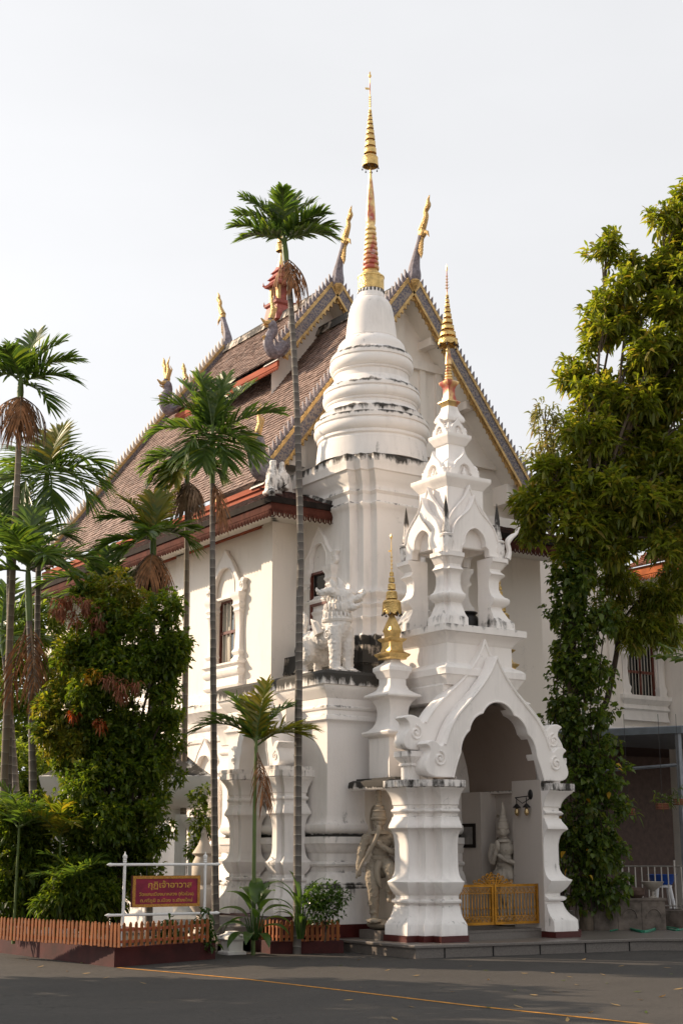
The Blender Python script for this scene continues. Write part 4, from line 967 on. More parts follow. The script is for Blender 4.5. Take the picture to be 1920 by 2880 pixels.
mb = MB(); mb.box(-.30, -.1, 3.40, 4.55, 3.02, 4.2); mb.box(.30,.34,3.38,4.57,.5,3.05); mb.box(-.1,.7,4.9,5.45,0,4.4); mb.build('back_wall', 'plaster_wall', se, 0)
mb = MB(); mb.box(-.20, -.16, 3.42, 4.0, .6, 3.0); dr = mb.build('door', 'steel_grey', se, 0)
mb = MB(); mb.box(-.215, -.2, 3.46, 3.52, 1.5, 1.8); mb.build('handle', 'steel_rail', dr, 0)
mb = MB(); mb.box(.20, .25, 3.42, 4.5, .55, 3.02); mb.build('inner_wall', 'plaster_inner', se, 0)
mb = MB(); mb.box(-.75,.1,2.95,5.0,.19,.56); mb.build('red_plinth', 'red_base', se, 0)
mb = MB()
for k in range(4): mb.box(-2.1+k*.32, -.76, 3.1+.0*k, 4.7, .0, .13*(k+1))
struct(mb.build('side_steps', 'granite', None, 0))
# pier with bold mouldings between side entrance and the first lower window
mb = MB(); mb.mold(redent(.25,.75,5.95,6.75,.10,1,(1,0,0,1)), [(o*.9, .3+z*1.42) for o, z in PZ]); mb.build('buttress', 'plaster', hall, 40)
# =================================================================== vegetation
def unit(v): return v/np.maximum(np.linalg.norm(v, axis=-1, keepdims=True), 1e-9)
def leaf_mesh(P, D, L, Wd, fold=.25, droop=.2):
    """N folded leaves: base P, direction D, length L, width Wd -> verts, quads"""
    n = len(P); up = np.array([0, 0, 1.])
    side = unit(np.cross(D, up+rng.normal(0, .35, (n, 3)))); nor = np.cross(side, D)
    nor = np.where(nor[:, 2:3] < 0, -nor, nor); L = L[:, None]; W_ = Wd[:, None]
    m = P+D*L*.5; t = P+D*L - up*L*droop
    l = P+D*L*.42+side*W_*.5+nor*W_*fold; r = P+D*L*.42-side*W_*.5+nor*W_*fold
    l2 = P+D*L*.74+side*W_*.34+nor*W_*fold*.7-up*L*droop*.45; r2 = P+D*L*.74-side*W_*.34+nor*W_*fold*.7-up*L*droop*.45
    V = np.stack([P, r, r2, t, l2, l, m - up*L*droop*.1], 1).reshape(-1, 3)
    b = np.arange(n)[:, None]*7
    F = np.concatenate([b+np.array([0,1,2,6]), b+np.array([6,2,3,4]), b+np.array([0,6,4,5])], 0)
    return V, F
def fast(V, F):
    me = bpy.data.meshes.new('f'); nV, nF = len(V), len(F)
    me.vertices.add(nV); me.vertices.foreach_set('co', np.ascontiguousarray(V, np.float32).ravel())
    me.loops.add(nF*4); me.loops.foreach_set('vertex_index', np.ascontiguousarray(F, np.int32).ravel())
    me.polygons.add(nF); me.polygons.foreach_set('loop_start', np.arange(nF, dtype=np.int32)*4); me.polygons.foreach_set('loop_total', np.full(nF, 4, np.int32))
    me.update(calc_edges=True); return me
def lump_px(lumps, d):
    """[(vx, vy, r in picture units, depth offset, squash)] -> centres and radii in metres"""
    out = []
    for l in lumps:
        dd = d+(l[3] if len(l) > 3 else 0); c = at(l[0], l[1], dd); out.append((np.array(c), l[2]*1.2245*dd/4000))
    return out
def tips_in(lumps, n, shell=.6, sq=(1,1,1)):
    vol = np.array([r**2.2 for c, r in lumps]); k = rng.choice(len(lumps), n, p=vol/vol.sum())
    d = unit(rng.normal(0, 1, (n, 3))); rad = shell+(1-shell)*rng.random(n)**.6; rad = np.where(rng.random(n) < .25, rng.random(n), rad)
    C_ = np.array([lumps[i][0] for i in k]); Rr = np.array([lumps[i][1] for i in k])
    wob = 1+.22*np.sin(d[:, 0]*5+k)*np.sin(d[:, 2]*6+k*2)
    P = C_ + d*(Rr*rad*wob)[:, None]*np.array(sq); return P, d
def sub_lumps(lumps, k=7, f=.42):
    out = []
    for c, r in lumps:
        for i in range(k):
            d = unit(rng.normal(0,1,3)); out.append((c+d*r*rng.uniform(.45,.95), r*f*rng.uniform(.6,1.25)))
    return out
def foliage(name, lumps, n, per, ll, lw, mat, parent, shell=.6, droop=.25, spread=.9, upb=.15, sq=(1,1,1), kind=None, fold=.22):
    P, d = tips_in(lumps, n, shell, sq)
    P = np.repeat(P, per, 0); d = np.repeat(d, per, 0); N_ = len(P)
    D = unit(d*.8+rng.normal(0, spread, (N_, 3))+np.array([0, 0, upb]))
    P = P+rng.normal(0, ll*.18, (N_, 3))
    L = ll*rng.uniform(.65, 1.2, N_); V, F = leaf_mesh(P, D, L, lw*rng.uniform(.75, 1.2, N_)*L/ll, fold, droop)
    return finish(name, fast(V, F), mat, parent, 0, kind)
def limbs(name, base, lumps, r0, mat, parent, fork=.45, trunk_pts=None, n=None, twigs=0):
    mb = MB(); base = Vector(base)
    cen = Vector(np.mean([c for c, r in lumps], 0)); tp = trunk_pts or [base, base.lerp(cen, .25)+Vector((.05,.05,0)), base.lerp(cen, fork)]
    tp = [Vector(p) for p in tp]; p = cr(tp, 5); mb.tube(p, list(np.linspace(r0, r0*.62, len(p))), 10)
    top = tp[-1]
    for c, r in (lumps if n is None else lumps[:n]):
        c = Vector(c); mid = top.lerp(c, .5)+Vector((random.uniform(-.2,.2), random.uniform(-.2,.2), random.uniform(0,.25)))
        q = cr([top, mid, c], 5); mb.tube(q, list(np.linspace(r0*.42, r0*.10, len(q))), 6)
        for k in range(twigs):
            e = c+Vector(np.array(unit(rng.normal(0,1,3)))*r*.9); mb.tube([c.lerp(top,.15), c.lerp(e,.5)+Vector((0,0,.04)), e], [r0*.13, r0*.09, r0*.04], 5)
    return mb.build(name, mat, parent, 60)

def frond(parent, o, az, el, L, mat='leaf_palm', droop=1.0, nl=34, ll=.36, lw=.042, name='frond', stem='stem_green', vee=.45, hang=.28, bare=.12):
    """pinnate palm frond: arching midrib with two rows of narrow leaflets"""
    o = np.array(o, float); n = 14; s = np.linspace(0, 1, n)
    ang = el - droop*s**1.5; h = np.array([math.cos(az), math.sin(az), 0.]); up = np.array([0, 0, 1.])
    seg = L/(n-1); pts = [o]
    for i in range(n-1): pts.append(pts[-1]+seg*(h*math.cos(ang[i])+up*math.sin(ang[i])))
    pts = np.array(pts); sd = np.cross(h, up)
    ts = np.linspace(bare, 1.0, nl); V = []; F = []; k = 0
    for t in ts:
        c = np.array([np.interp(t, s, pts[:, j]) for j in range(3)]); a = np.interp(t, s, ang)
        fwd = h*math.cos(a)+up*math.sin(a); nn = -h*math.sin(a)+up*math.cos(a)
        pl = ll*(.45+.75*math.sin(PI*min(1, .12+t*.80)))*random.uniform(.82, 1.1); open_ = 1.25-.75*t
        for sg in (-1, 1):
            d = sd*sg*math.sin(open_)+fwd*math.cos(open_)+nn*vee*random.uniform(.6, 1.2)
            d += rng.normal(0, .10, 3); d /= np.linalg.norm(d); wv = np.cross(d, nn); wv /= max(np.linalg.norm(wv), 1e-6)
            tw = random.uniform(-.5, .5); wv = wv*math.cos(tw)+nn*math.sin(tw)
            w_ = lw*random.uniform(.75, 1.15); m = 5
            for j in range(m):
                x = j/(m-1); p = c+d*pl*x - up*pl*hang*x*x; ww = w_*(.35+.65*math.sin(PI*min(1, .15+x*.85)))*(1 if j < m-1 else .35)*.5
                V += [p+wv*ww, p-wv*ww]
            for j in range(m-1): F.append((k+2*j, k+2*j+1, k+2*j+3, k+2*j+2))
            k += 2*m
    mb = MB(); mb.tube([Vector(p) for p in pts], list(np.linspace(.020, .005, n)*(L/1.1)), 5); nb = len(mb.v)
    vs = mb.v+[tuple(p) for p in V]; fs = mb.f+[tuple(i+nb for i in f) for f in F]
    me = bpy.data.meshes.new('frond'); me.from_pydata(vs, [], fs); me.polygons.foreach_set('material_index', [1]*len(mb.f)+[0]*len(F)); me.update()
    return finish(name, me, [mat, stem], parent, 0)
def palm(label, px, d, r0, L, fr, dead=(), shaft=.45, mat='leaf_palm', group='slender areca palms', trunk='palm_trunk', ll=.36, lw=.042, crown=None, nl=34, skirt=0, droopf=1.0):
    """px: trunk sightings bottom -> top at depth d; fr: list of (azimuth deg relative to the view, elevation deg, length factor, droop)"""
    pts = [at(x, y, d) for x, y in px]; b = pts[0].copy(); b.z = 0; pts[0] = b if pts[0].z < 1.5 else pts[0]
    t = thing('palm_tree', pts[0], label, 'palm tree', group)
    p = cr(pts, 8); rr = []
    for i in range(len(p)): rr.append(r0*(1.18-.36*i/len(p)))
    mb = MB(); mb.tube(p, rr, 12); mb.build('trunk', trunk, t, 60)
    top = pts[-1]; dirv = (pts[-1]-pts[-2]).normalized(); cr_top = top+dirv*shaft
    mb = MB(); mb.tube([top-dirv*.05, top+dirv*shaft*.3, top+dirv*shaft*.8, cr_top], [r0*.9, r0*1.05, r0*.8, r0*.45], 10); mb.build('crownshaft', 'crownshaft', t, 60)
    base_az = math.atan2(_rt.y, _rt.x)                  # 0 = to the right in the picture, 90 = away
    for i, f in enumerate(fr):
        az = base_az+R_(f[0]); o = cr_top-dirv*(.02+.05*(i % 3))
        frond(t, o, az, R_(f[1]), L*f[2], f[4] if len(f) > 4 else mat, f[3]*droopf, ll=ll*random.uniform(1.0,1.2), lw=lw*1.1, nl=nl)
    for (az, el, lf, dr) in dead:
        frond(t, top+dirv*.02, base_az+R_(az), R_(el), L*lf, 'dry_frond', dr, 18, ll*.75, lw*.55, 'dead_frond', 'dry_frond_grey', .1, .9, .2)
    for k in range(skirt):
        frond(t, top+dirv*.04, base_az+R_(360*k/skirt+random.uniform(-20,20)), R_(random.uniform(-55,-20)), L*random.uniform(.55,.8), random.choice(['dry_frond','dry_frond_grey']), 1.3, 20, ll*.7, lw*.5, 'dead_frond', 'dry_frond_grey', .05, 1.1, .15)
    return t
# tall palm in front of the stupa
palm('tallest slim palm whose grey ringed trunk crosses the stupa pedestal', [(683,2080),(684,1800),(688,1400),(690,1250),(682,950),(668,700),(657,595)], 24.3, .058, 1.02,
     [(170,48,1.0,.8),(155,66,1.05,.6),(200,28,.95,.8),(185,60,1.05,.7),(120,80,1.1,.4),(60,78,1.1,.45),(30,66,1.05,.6),(5,38,.95,1.0),(-15,22,.95,1.1),(270,62,.9,.8),(215,2,.85,.7),(340,50,.9,.9)], dead=[(-20,-40,.75,.9),(20,-55,.65,.6),(200,-60,.5,.5),(-60,-50,.7,.8),(0,-60,.8,.6)], shaft=.46, ll=.34, lw=.05)
palm('broad-crowned palm with straight trunk just right of the red sign', [(498,2110),(492,1800),(489,1400),(488,1105)], 25.0, .055, 1.10,
     [(170,50,1.0,.8),(150,68,1.1,.5),(190,22,1.0,1.1),(60,78,1.1,.4),(30,64,1.15,.5),(5,36,1.2,.7),(130,78,1.1,.4),(330,-10,.95,1.2),(300,-25,.95,1.0),(230,-20,.9,1.2),(260,-35,.9,.8),(110,65,1.0,.6),(30,5,.9,1.3)], dead=[(-30,-60,.6,.5),(10,-70,.6,.3)], shaft=.98, ll=.42, lw=.05)
palm('brown-trunked palm with ragged drooping crown left of the broad-crowned one', [(420,2000),(425,1650),(429,1300),(430,1110)], 27.0, .052, .85,
     [(175,20,1.0,1.4),(200,-5,1.0,1.3),(150,40,1.0,1.2),(220,-30,.9,1.0),(20,10,.9,1.4),(80,50,.9,1.0),(250,-30,.9,.9,'leaf_palm_yellow')], shaft=.50, skirt=6, trunk='palm_trunk_brown', ll=.36, lw=.055)
palm('short bright palm with a skirt of rusty dead fronds above the bushy tree', [(345,2050),(350,1500),(352,1275)], 25.8, .06, 1.0,
     [(175,40,1.0,1.0),(160,62,1.0,.6,'leaf_palm_yellow'),(190,5,1.1,1.0),(60,72,.95,.5,'leaf_palm_yellow'),(100,75,1.0,.5,'leaf_palm_yellow'),(20,45,.8,1.2),(350,10,.8,1.3),(215,-20,.9,.9),(270,20,.8,1.2)], shaft=.42, skirt=8, ll=.40, lw=.055)
palm('tall palm at the left edge with hanging brown dead fronds', [(6,1900),(18,1600),(30,1300),(42,1070),(47,915)], 25.0, .06, 1.05,
     [(20,60,1.0,.6),(0,40,1.05,.9),(-10,20,1.0,1.0),(60,75,1.0,.4),(120,65,1.0,.6),(175,45,1.0,.9),(190,15,1.0,1.1),(260,40,.9,1.0),(330,-20,.9,.9)], shaft=.42, skirt=9, ll=.42, lw=.05, trunk='palm_trunk_brown')
palm('palm with pale green crownshaft among the left cluster', [(78,1900),(73,1600),(68,1420)], 24.3, .06, 1.25,
     [(175,30,1.0,1.0),(160,60,1.0,.8),(200,5,.9,1.2),(100,75,1.0,.6),(50,60,1.0,.9),(15,35,1.0,1.2),(345,5,.9,1.3),(260,50,.9,1.2),(300,30,.9,1.3)], shaft=.95, ll=.50, lw=.05, dead=[(150,-70,1.1,.3),(-40,-75,1.2,.25),(60,-75,.9,.2)])
palm('palm with long weeping fronds behind the left cluster', [(88,1700),(86,1500),(90,1290),(105,1130)], 26.5, .055, 1.25,
     [(10,15,1.0,1.5),(340,-5,1.0,1.4),(30,50,1.0,1.6),(170,10,1.0,1.5),(200,-5,1.0,1.4),(90,70,.9,.7),(140,45,1.0,1.5),(290,-20,1.0,1.2),(250,-10,1.0,1.3),(60,75,.7,.4,'leaf_palm_yellow')], shaft=.5, ll=.55, lw=.045, droopf=1.1)
palm('low palm fanning out behind the top of the bushy tree', [(240,2000),(240,1600),(240,1400)], 26.2, .06, .95,
     [(175,20,1.3,.9),(150,55,1.0,.7),(90,75,1.0,.4),(60,65,1.0,.5),(20,35,.95,.8),(200,0,.9,.9),(350,15,.9,.9)], shaft=.5, ll=.40, lw=.055)
palm('shadowed palm leaning at the far left edge behind the cluster', [(40,1850),(25,1650),(10,1500)], 28.0, .06, 1.2,
     [(10,40,1.0,1.2),(30,60,1.0,.9),(350,10,1.0,1.3),(100,70,1.0,.6),(170,30,1.0,1.1),(300,0,1.0,1.2)], shaft=.5, ll=.5, lw=.05)
palm('bushy-topped palm filling the gap low in the left cluster', [(20,1900),(22,1500),(22,1300)], 25.6, .055, 1.15,
     [(10,30,1.0,1.2),(30,60,1.0,.9),(350,5,1.0,1.2),(70,75,1.0,.5),(110,75,1.0,.6),(170,30,1.0,1.1),(200,10,1.0,1.2),(300,10,1.0,1.2),(250,30,1.0,1.2)], shaft=.5, ll=.5, lw=.045)
# young palm in the right bed
yp = palm('young green palm in the picket bed with one hanging brown frond', [(583,2080),(585,1850),(588,1725)], 24.05, .030, 1.02,
     [(178,38,1.05,1.35,'leaf_palm'),(172,55,.85,1.2,'leaf_palm'),(5,38,1.0,1.0,'leaf_palm_yellow'),(-5,22,.8,.8,'leaf_palm_yellow'),(60,80,1.05,.35,'leaf_palm_yellow'),(140,72,1.0,.7,'leaf_palm'),(25,60,.85,.8,'leaf_palm'),(110,75,.8,.5,'leaf_palm_yellow')], dead=[(-40,-72,.85,.22),(0,-66,.8,.35)], shaft=.20, ll=.38, lw=.038, nl=36, trunk='crownshaft', group='palms in the picket beds')

# ------------------------------------------------------------------ bushy tree left
def tree(name, label, cat, loc, group=None): return thing(name, loc, label, cat, group)
bl = lump_px([(285,1400,75),(215,1370,42),(380,1400,50),(250,1470,90),(360,1480,85),(170,1500,55),(300,1570,110),(400,1560,48),(390,1500,45),(180,1600,70),(380,1630,50),(130,1650,55),(250,1680,100),(330,1690,70),(200,1740,80),(290,1780,90),(330,1740,60),(240,1850,95),(310,1860,70),(180,1840,60),(270,1950,90),(210,1960,70),(320,1950,50),(250,2040,90),(320,2020,60),(180,2030,70),(345,1900,40),(400,1640,42),(375,1715,48),(350,1790,48),(355,1750,45)], 23.9)
bl = [(c+np.array([0,rng.uniform(-.25,.35),0]), r) for c, r in bl]
bb = at(265,2100,23.9); bb.z = .2
bt = tree('bushy_tree', 'dense rounded green tree with rust-coloured dead patches behind the left picket fence', 'tree', bb)
limbs('trunk', bb, bl, .09, 'bark_dark', bt, .35, n=14)
foliage('crown', sub_lumps(bl, 9, .46), 13500, 5, .105, .050, 'leaf_bush', bt, .5, .3, .8, .15)
sh = [l for l in lump_px([(130,1640,55),(150,1500,40),(170,1580,60),(110,1640,35),(215,1355,40),(300,1375,55),(395,1410,30),(160,1700,50)], 23.8)]
foliage('young_leaves', sub_lumps(sh,6,.5), 1500, 5, .10, .042, 'leaf_palm_yellow', bt, .8, .3, .8, .2)  # yellower leaves on left and top paint in the sunlit side
foliage('rust_leaves', sub_lumps(lump_px([(145,1400,26),(180,1380,30),(210,1410,28),(225,1440,18),(170,1420,22)], 23.55),5,.4), 170, 5, .09, .024, 'leaf_rust', bt, .3, .8, .7, -.25)
foliage('rust_leaves', sub_lumps(lump_px([(245,1555,18),(275,1580,22),(305,1572,18),(285,1600,14)], 23.15),4,.4), 48, 5, .10, .024, 'leaf_rust', bt, .3, .8, .7, -.4)
foliage('red_leaves', lump_px([(168,1640,13),(230,1665,13)], 23.35), 26, 5, .09, .03, 'leaf_red', bt, .4, .7, .7, -.2)
foliage('yellow_leaves', lump_px([(205,1560,12),(222,1545,10)], 23.35), 22, 4, .09, .04, 'leaf_yellow', bt, .4, .6, .7, -.2)
# ------------------------------------------------------------------ shaded shrubbery in the left bed
b1_ = at(70,2095,24.2); b1_.z = .2
us = tree('shade_shrub', 'dark tangled shrub in the shade at the far left of the bed', 'shrub', b1_)
u1 = lump_px([(20,1900,70),(80,1880,50),(40,1980,80),(100,1990,60),(20,2060,60),(90,2060,60),(140,2010,60),(60,1940,60)], 24.2)
limbs('stems', b1_, u1, .035, 'bark_dark', us, .3); foliage('leaves', u1, 2600, 5, .13, .05, 'leaf_bush', us, .55, .35)
b2_ = at(200,2100,23.4); b2_.z = .2
us2 = tree('croton_shrub', 'low leafy shrub at the foot of the bushy tree by the sign', 'shrub', b2_)
u2 = lump_px([(150,2050,45),(200,2070,40),(120,2075,35),(170,2010,40),(235,2060,40)], 23.3)
limbs('stems', b2_, u2, .02, 'bark_dark', us2, .3); foliage('leaves', u2, 700, 5, .15, .05, 'leaf_bush', us2, .5, .45)
def clump(label, px, d, n, L, mat='leaf_palm', ll=.30, group='palm seedlings in the left bed', elr=(20,80), z0=.2):
    p = at(*px, d); p.z = z0 if z0 is not None else p.z
    t = thing('palm_seedling', p, label, 'palm', group); o = at(*px, d)
    for k in range(n): frond(t, (o.x+random.uniform(-.05,.05), o.y+random.uniform(-.05,.05), o.z), 2*PI*k/n+random.uniform(-.3,.3), R_(random.uniform(*elr)), L*random.uniform(.8,1.15), mat, random.uniform(.8,1.5), 20, ll, .035)
    mb = MB(); mb.tube([p, o], [.03,.02], 6); mb.build('stem', 'stem_green', t); return t
clump('palm seedling with sunlit fronds left of the bushy tree', (140,1930), 23.6, 9, .75, 'leaf_palm_yellow')
clump('dark palm seedling drooping over the picket fence', (165,2040), 23.2, 9, .7, 'leaf_palm', .26)
clump('palm seedling sprouting at the far left edge of the bed', (45,1900), 23.6, 8, .85, 'leaf_palm', .30)
# ------------------------------------------------------------------ right-hand tree with vine-clad trunk
DT = 27.6
rl = lump_px([(1575,470,75),(1500,540,75),(1430,560,60),(1430,640,85),(1500,660,100),(1580,620,110),(1390,740,80),(1470,790,110),(1560,800,120),(1360,830,70),(1400,890,95),(1490,930,120),(1330,920,55),(1580,960,110),(1330,1000,75),(1420,1020,110),(1510,1060,90),(1280,1090,60),(1350,1110,95),(1250,1170,52),(1300,1190,75),(1410,1160,100),(1230,1215,38),(1350,1240,70),(1440,1230,60),(1300,1270,40),(1590,1130,70),(1600,720,110),(1610,880,110),(1560,1060,80),(1460,700,90),(1540,1180,80),(1470,1100,100),(1620,560,90),(1380,960,80),(1450,1180,100),(1530,1130,100),(1590,1200,80),(1480,1245,70),(1400,1255,60),(1560,1255,50),(1210,1190,40),(1240,1140,45),(1590,1040,90)], DT)
rl = [(c+np.array([rng.uniform(-.2,.2),rng.uniform(-.5,.6),0]), r*.80) for c, r in rl]
tb = at(1345,2090,DT); tb.z = .2
rt = tree('leafy_tree', 'large glossy-leaved tree filling the right edge, its trunk clad in vine', 'tree', tb)
limbs('trunk', tb, rl, .13, 'bark', rt, trunk_pts=[tb, at(1335,1800,DT), at(1310,1500,DT), at(1350,1250,DT+.1)], twigs=5)
foliage('crown', sub_lumps(rl, 10, .46), 8200, 7, .225, .070, 'leaf_big', rt, .35, .30, .95, .25)
# vine round the trunk
vl = lump_px([(1310,1310,50),(1330,1370,60),(1300,1420,45),(1350,1440,55),(1320,1500,55),(1290,1540,35),(1360,1550,55),(1320,1600,60),(1300,1660,50),(1370,1640,40),(1310,1720,50),(1380,1720,45),(1330,1800,65),(1390,1800,45),(1340,1880,70),(1420,1860,35),(1350,1950,70),(1400,1960,40),(1370,2020,60),(1330,2040,40)], DT-.15)
vt = thing('climbing_vine', tb+Vector((-.3,-.4,0)), 'dark heart-leaved vine wrapped round the trunk right of the porch', 'vine')
foliage('leaves', [l for l in sub_lumps(vl, 6, .5)], 1900, 3, .135, .11, 'leaf_vine', vt, .6, .35, .65, -.2); foliage('small_leaves', vl, 1700, 3, .085, .07, 'leaf_vine', vt, .8, .35, .6, -.25)
foliage('yellow_leaves', lump_px([(1320,1960,60),(1330,1700,50),(1400,1800,50),(1340,1850,70)], DT-.45), 16, 1, .12, .11, 'leaf_yellow', vt, .8, .4, .5, -.3)
mb = MB()
for k in range(7):
    x = 1290+k*16; mb.tube(cr([at(x,2090,DT-.2), at(x+10,1900,DT-.25), at(x-15,1650,DT-.2), at(x+5,1400,DT-.2)],5), .012, 5)
mb.build('stems', 'bark_dark', vt, 60, 'stuff')
# thin pale tree far behind, slim tree beside the wing, papaya
pl_ = lump_px([(1265,1000,48),(1240,1070,52),(1215,1130,40),(1290,1060,50),(1300,980,35),(1250,950,30)], 37)
pb = at(1275,1500,37); pb.z = 0
pt_ = tree('sparse_tree', 'thin pale tree seen against the sky between gable and leafy tree', 'tree', pb)
limbs('trunk', pb, pl_, .10, 'bark', pt_, .8, twigs=4); foliage('crown', pl_, 260, 6, .26, .06, 'leaf_pale', pt_, .4, .5)
sl_ = lump_px([(1420,1340,50),(1470,1380,65),(1530,1370,60),(1400,1410,45),(1560,1310,45),(1510,1440,50),(1450,1450,45),(1390,1330,40)], 28.5)
sb = at(1375,1690,28.5); sb2 = sb.copy(); sb2.z = .2
st_ = tree('slim_tree', 'slim bare-stemmed tree with thin foliage before the right wing windows', 'tree', sb2)
limbs('trunk', sb2, sl_, .075, 'bark_dark', st_, trunk_pts=[sb2, at(1372,1700,28.5), at(1395,1600,28.5), at(1415,1500,28.5), at(1418,1450,28.5)], twigs=6); foliage('crown', sub_lumps(sl_,7,.5), 1500, 6, .17, .05, 'leaf_big', st_, .5, .5)
def papaya(o, n, L, label):
    t = thing('papaya_plant', (o[0],o[1],.2), label, 'plant'); o = Vector(o)
    mb = MB(); mb.tube([Vector((o.x,o.y,.2)), o], [.06,.04], 8); mb.build('stem', 'stem_green', t)
    for k in range(n):
        az = 2*PI*k/n+random.uniform(-.3,.3); el = random.uniform(-.1,.7); d = Vector((math.cos(az)*math.cos(el), math.sin(az)*math.cos(el), math.sin(el)))
        e = o+d*L*random.uniform(.8,1.1)-Vector((0,0,.1)); mb = MB(); mb.tube([o, o.lerp(e,.5)+Vector((0,0,.05)), e], .012, 5); mb.build('stalk', 'stem_green', t)
        mb = MB(); side = d.cross(Vector((0,0,1))).normalized(); upv = side.cross(d).normalized()
        for j in range(7):
            a = R_(-120+40*j); dd = d*math.cos(a)+side*math.sin(a); q = dd.cross(upv).normalized(); l_ = .24*(1.15-.25*abs(j-3)/3)
            for (f0, f1, w0) in ((.05,.55,.045),(.35,.85,.06),(.6,1.0,.035)):
                A0 = e+dd*l_*f0; A1 = e+dd*l_*f1-Vector((0,0,l_*.25*f1)); mi = A0.lerp(A1,.45)
                mb.add([A0, mi+q*w0, A1, mi-q*w0], [(0,1,2,3)])
        mb.build('leaf', 'leaf_vine', t, 0)
    return t
papaya(at(1590,1510,24.5), 9, .55, 'papaya plant with lobed leaves reaching in from the right edge')
# background greenery on the far left and right
for (lp, d, n, lab) in (([(10,1450,90),(90,1430,60),(30,1560,90),(110,1560,60),(20,1680,80),(100,1680,70),(150,1760,60)], 36, 1500, 'sunlit bright green tree far behind the left palms'),
                        ([(20,1780,90),(120,1800,80),(200,1850,80),(50,1880,80),(450,1900,40),(470,1960,40),(440,1980,35)], 33, 1300, 'shaded hedge-like tree behind the left bed'),):
    ll_ = lump_px(lp, d); b_ = Vector(ll_[0][0]); b_.z = 0
    t_ = tree('background_tree', lab, 'tree', b_, 'trees behind the left bed'); limbs('trunk', b_, ll_, .12, 'bark', t_, .6); foliage('crown', ll_, n, 5, .22, .09, 'leaf_back', t_, .5, .35)
# ------------------------------------------------------------------ plants of the right picket bed
def broad_plant(label, px, d, specs, z0=.25, mat='leaf_broad', L=.55, W_=.20):
    o = at(*px, d); o.z = z0; t = thing('broadleaf_plant', o, label, 'plant')
    base_az = math.atan2(_rt.y, _rt.x)
    for (az, el, lf, st) in specs:
        a = base_az+R_(az); e = R_(el); d0 = Vector((math.cos(a)*math.cos(e), math.sin(a)*math.cos(e), math.sin(e)))
        s0 = o+Vector((math.cos(a),math.sin(a),0))*.04; b0 = s0+Vector((d0.x*.12,d0.y*.12,st)); mb = MB(); mb.tube([s0, b0], [.014,.009], 5)
        side = Vector((-math.sin(a), math.cos(a), 0)); n = 8; vs = []; c = b0.copy(); ang = e; l_ = L*lf
        for i in range(n+1):
            x = i/n; w_ = W_*lf*math.sin(PI*min(1,max(.02,x**.8)))*.5
            nn = Vector((-math.cos(a)*math.sin(ang), -math.sin(a)*math.sin(ang), math.cos(ang)))
            vs += [c+side*w_+nn*w_*.35, c, c-side*w_+nn*w_*.35]
            c = c+(Vector((math.cos(a),math.sin(a),0))*math.cos(ang)+Vector((0,0,math.sin(ang))))*(l_/n); ang -= .17
        fs = []
        for i in range(n): fs += [(3*i,3*i+1,3*i+4,3*i+3),(3*i+1,3*i+2,3*i+5,3*i+4)]
        mb.add(vs, fs); mb.build('leaf', mat, t, 60)
    return t
broad_plant('large-leaved green plant at the left end of the right picket bed', (585,2150), 23.75, [(180,15,1.0,.25),(165,45,1.0,.35),(200,30,.9,.2),(150,65,1.1,.45),(90,75,1.2,.55),(60,60,1.1,.5),(20,40,1.0,.4),(0,25,.9,.3),(340,20,.9,.2),(280,45,.9,.35),(230,10,1.0,.1),(260,15,.9,.1),(300,5,.8,.1),(185,-5,.9,.35),(40,70,1.0,.6),(120,55,1.0,.6),(320,55,.9,.45)])
broad_plant('tall strap-leaved plant round the foot of the tall palm', (690,2150), 24.1, [(100,80,1.1,.5),(60,75,1.1,.5),(30,65,1.0,.5),(160,70,1.1,.5),(200,60,1.0,.4),(300,75,1.1,.45),(0,50,1.0,.4),(250,70,1.0,.45),(120,85,1.2,.6),(20,85,1.2,.5),(180,80,1.2,.5),(330,60,.9,.35),(220,45,.9,.3),(270,50,.9,.25),(150,50,.9,.3)], L=.55, W_=.075)
sl2 = lump_px([(735,2085,40),(765,2080,30),(755,2050,28),(720,2060,28),(785,2060,18)], 24.0)
sb3 = at(745,2150,24.0); sb3.z = .2
ss = tree('small_shrub', 'small twiggy green shrub at the right end of the right picket bed', 'shrub', sb3)
limbs('stems', sb3, sl2, .015, 'bark_dark', ss, .4, twigs=4); foliage('leaves', sl2, 330, 4, .075, .038, 'leaf_broad', ss, .5, .2)
for lab, lp in (('creeper trailing over the middle of the picket fence below the sign', [(395,2140,18),(400,2165,14),(375,2150,14),(385,2120,14)]), ('creeper spilling over the right end of the left picket fence', [(470,2110,22),(480,2140,16),(455,2160,14),(440,2130,14),(485,2170,12),(460,2185,10)])):
    l_ = lump_px(lp, 22.75 if 'middle' in lab else 23.0); o = Vector(l_[0][0]); o.z = .25
    c_ = thing('fence_creeper', o, lab, 'creeper'); foliage('leaves', l_, 75, 3, .10, .055, 'leaf_broad', c_, .4, .4, .8, -.2)
    mb = MB()
    for c, r in l_: mb.tube([o, o.lerp(Vector(c),.5)+Vector((.03,0,.08)), Vector(c)], .006, 4)
    mb.build('stems', 'stem_green', c_)
gl = lump_px([(455,1850,28),(465,1900,30),(450,1950,28),(470,1820,20)], 25.6); gb = at(455,2050,25.6); gb.z = .2
gs = tree('thin_shrub', 'thin sunlit shrub between the gate pillar and the palm trunk', 'shrub', gb)
limbs('stems', gb, gl, .02, 'bark_dark', gs, .4, twigs=5); foliage('leaves', gl, 210, 4, .10, .045, 'leaf_bush', gs, .3, .3)
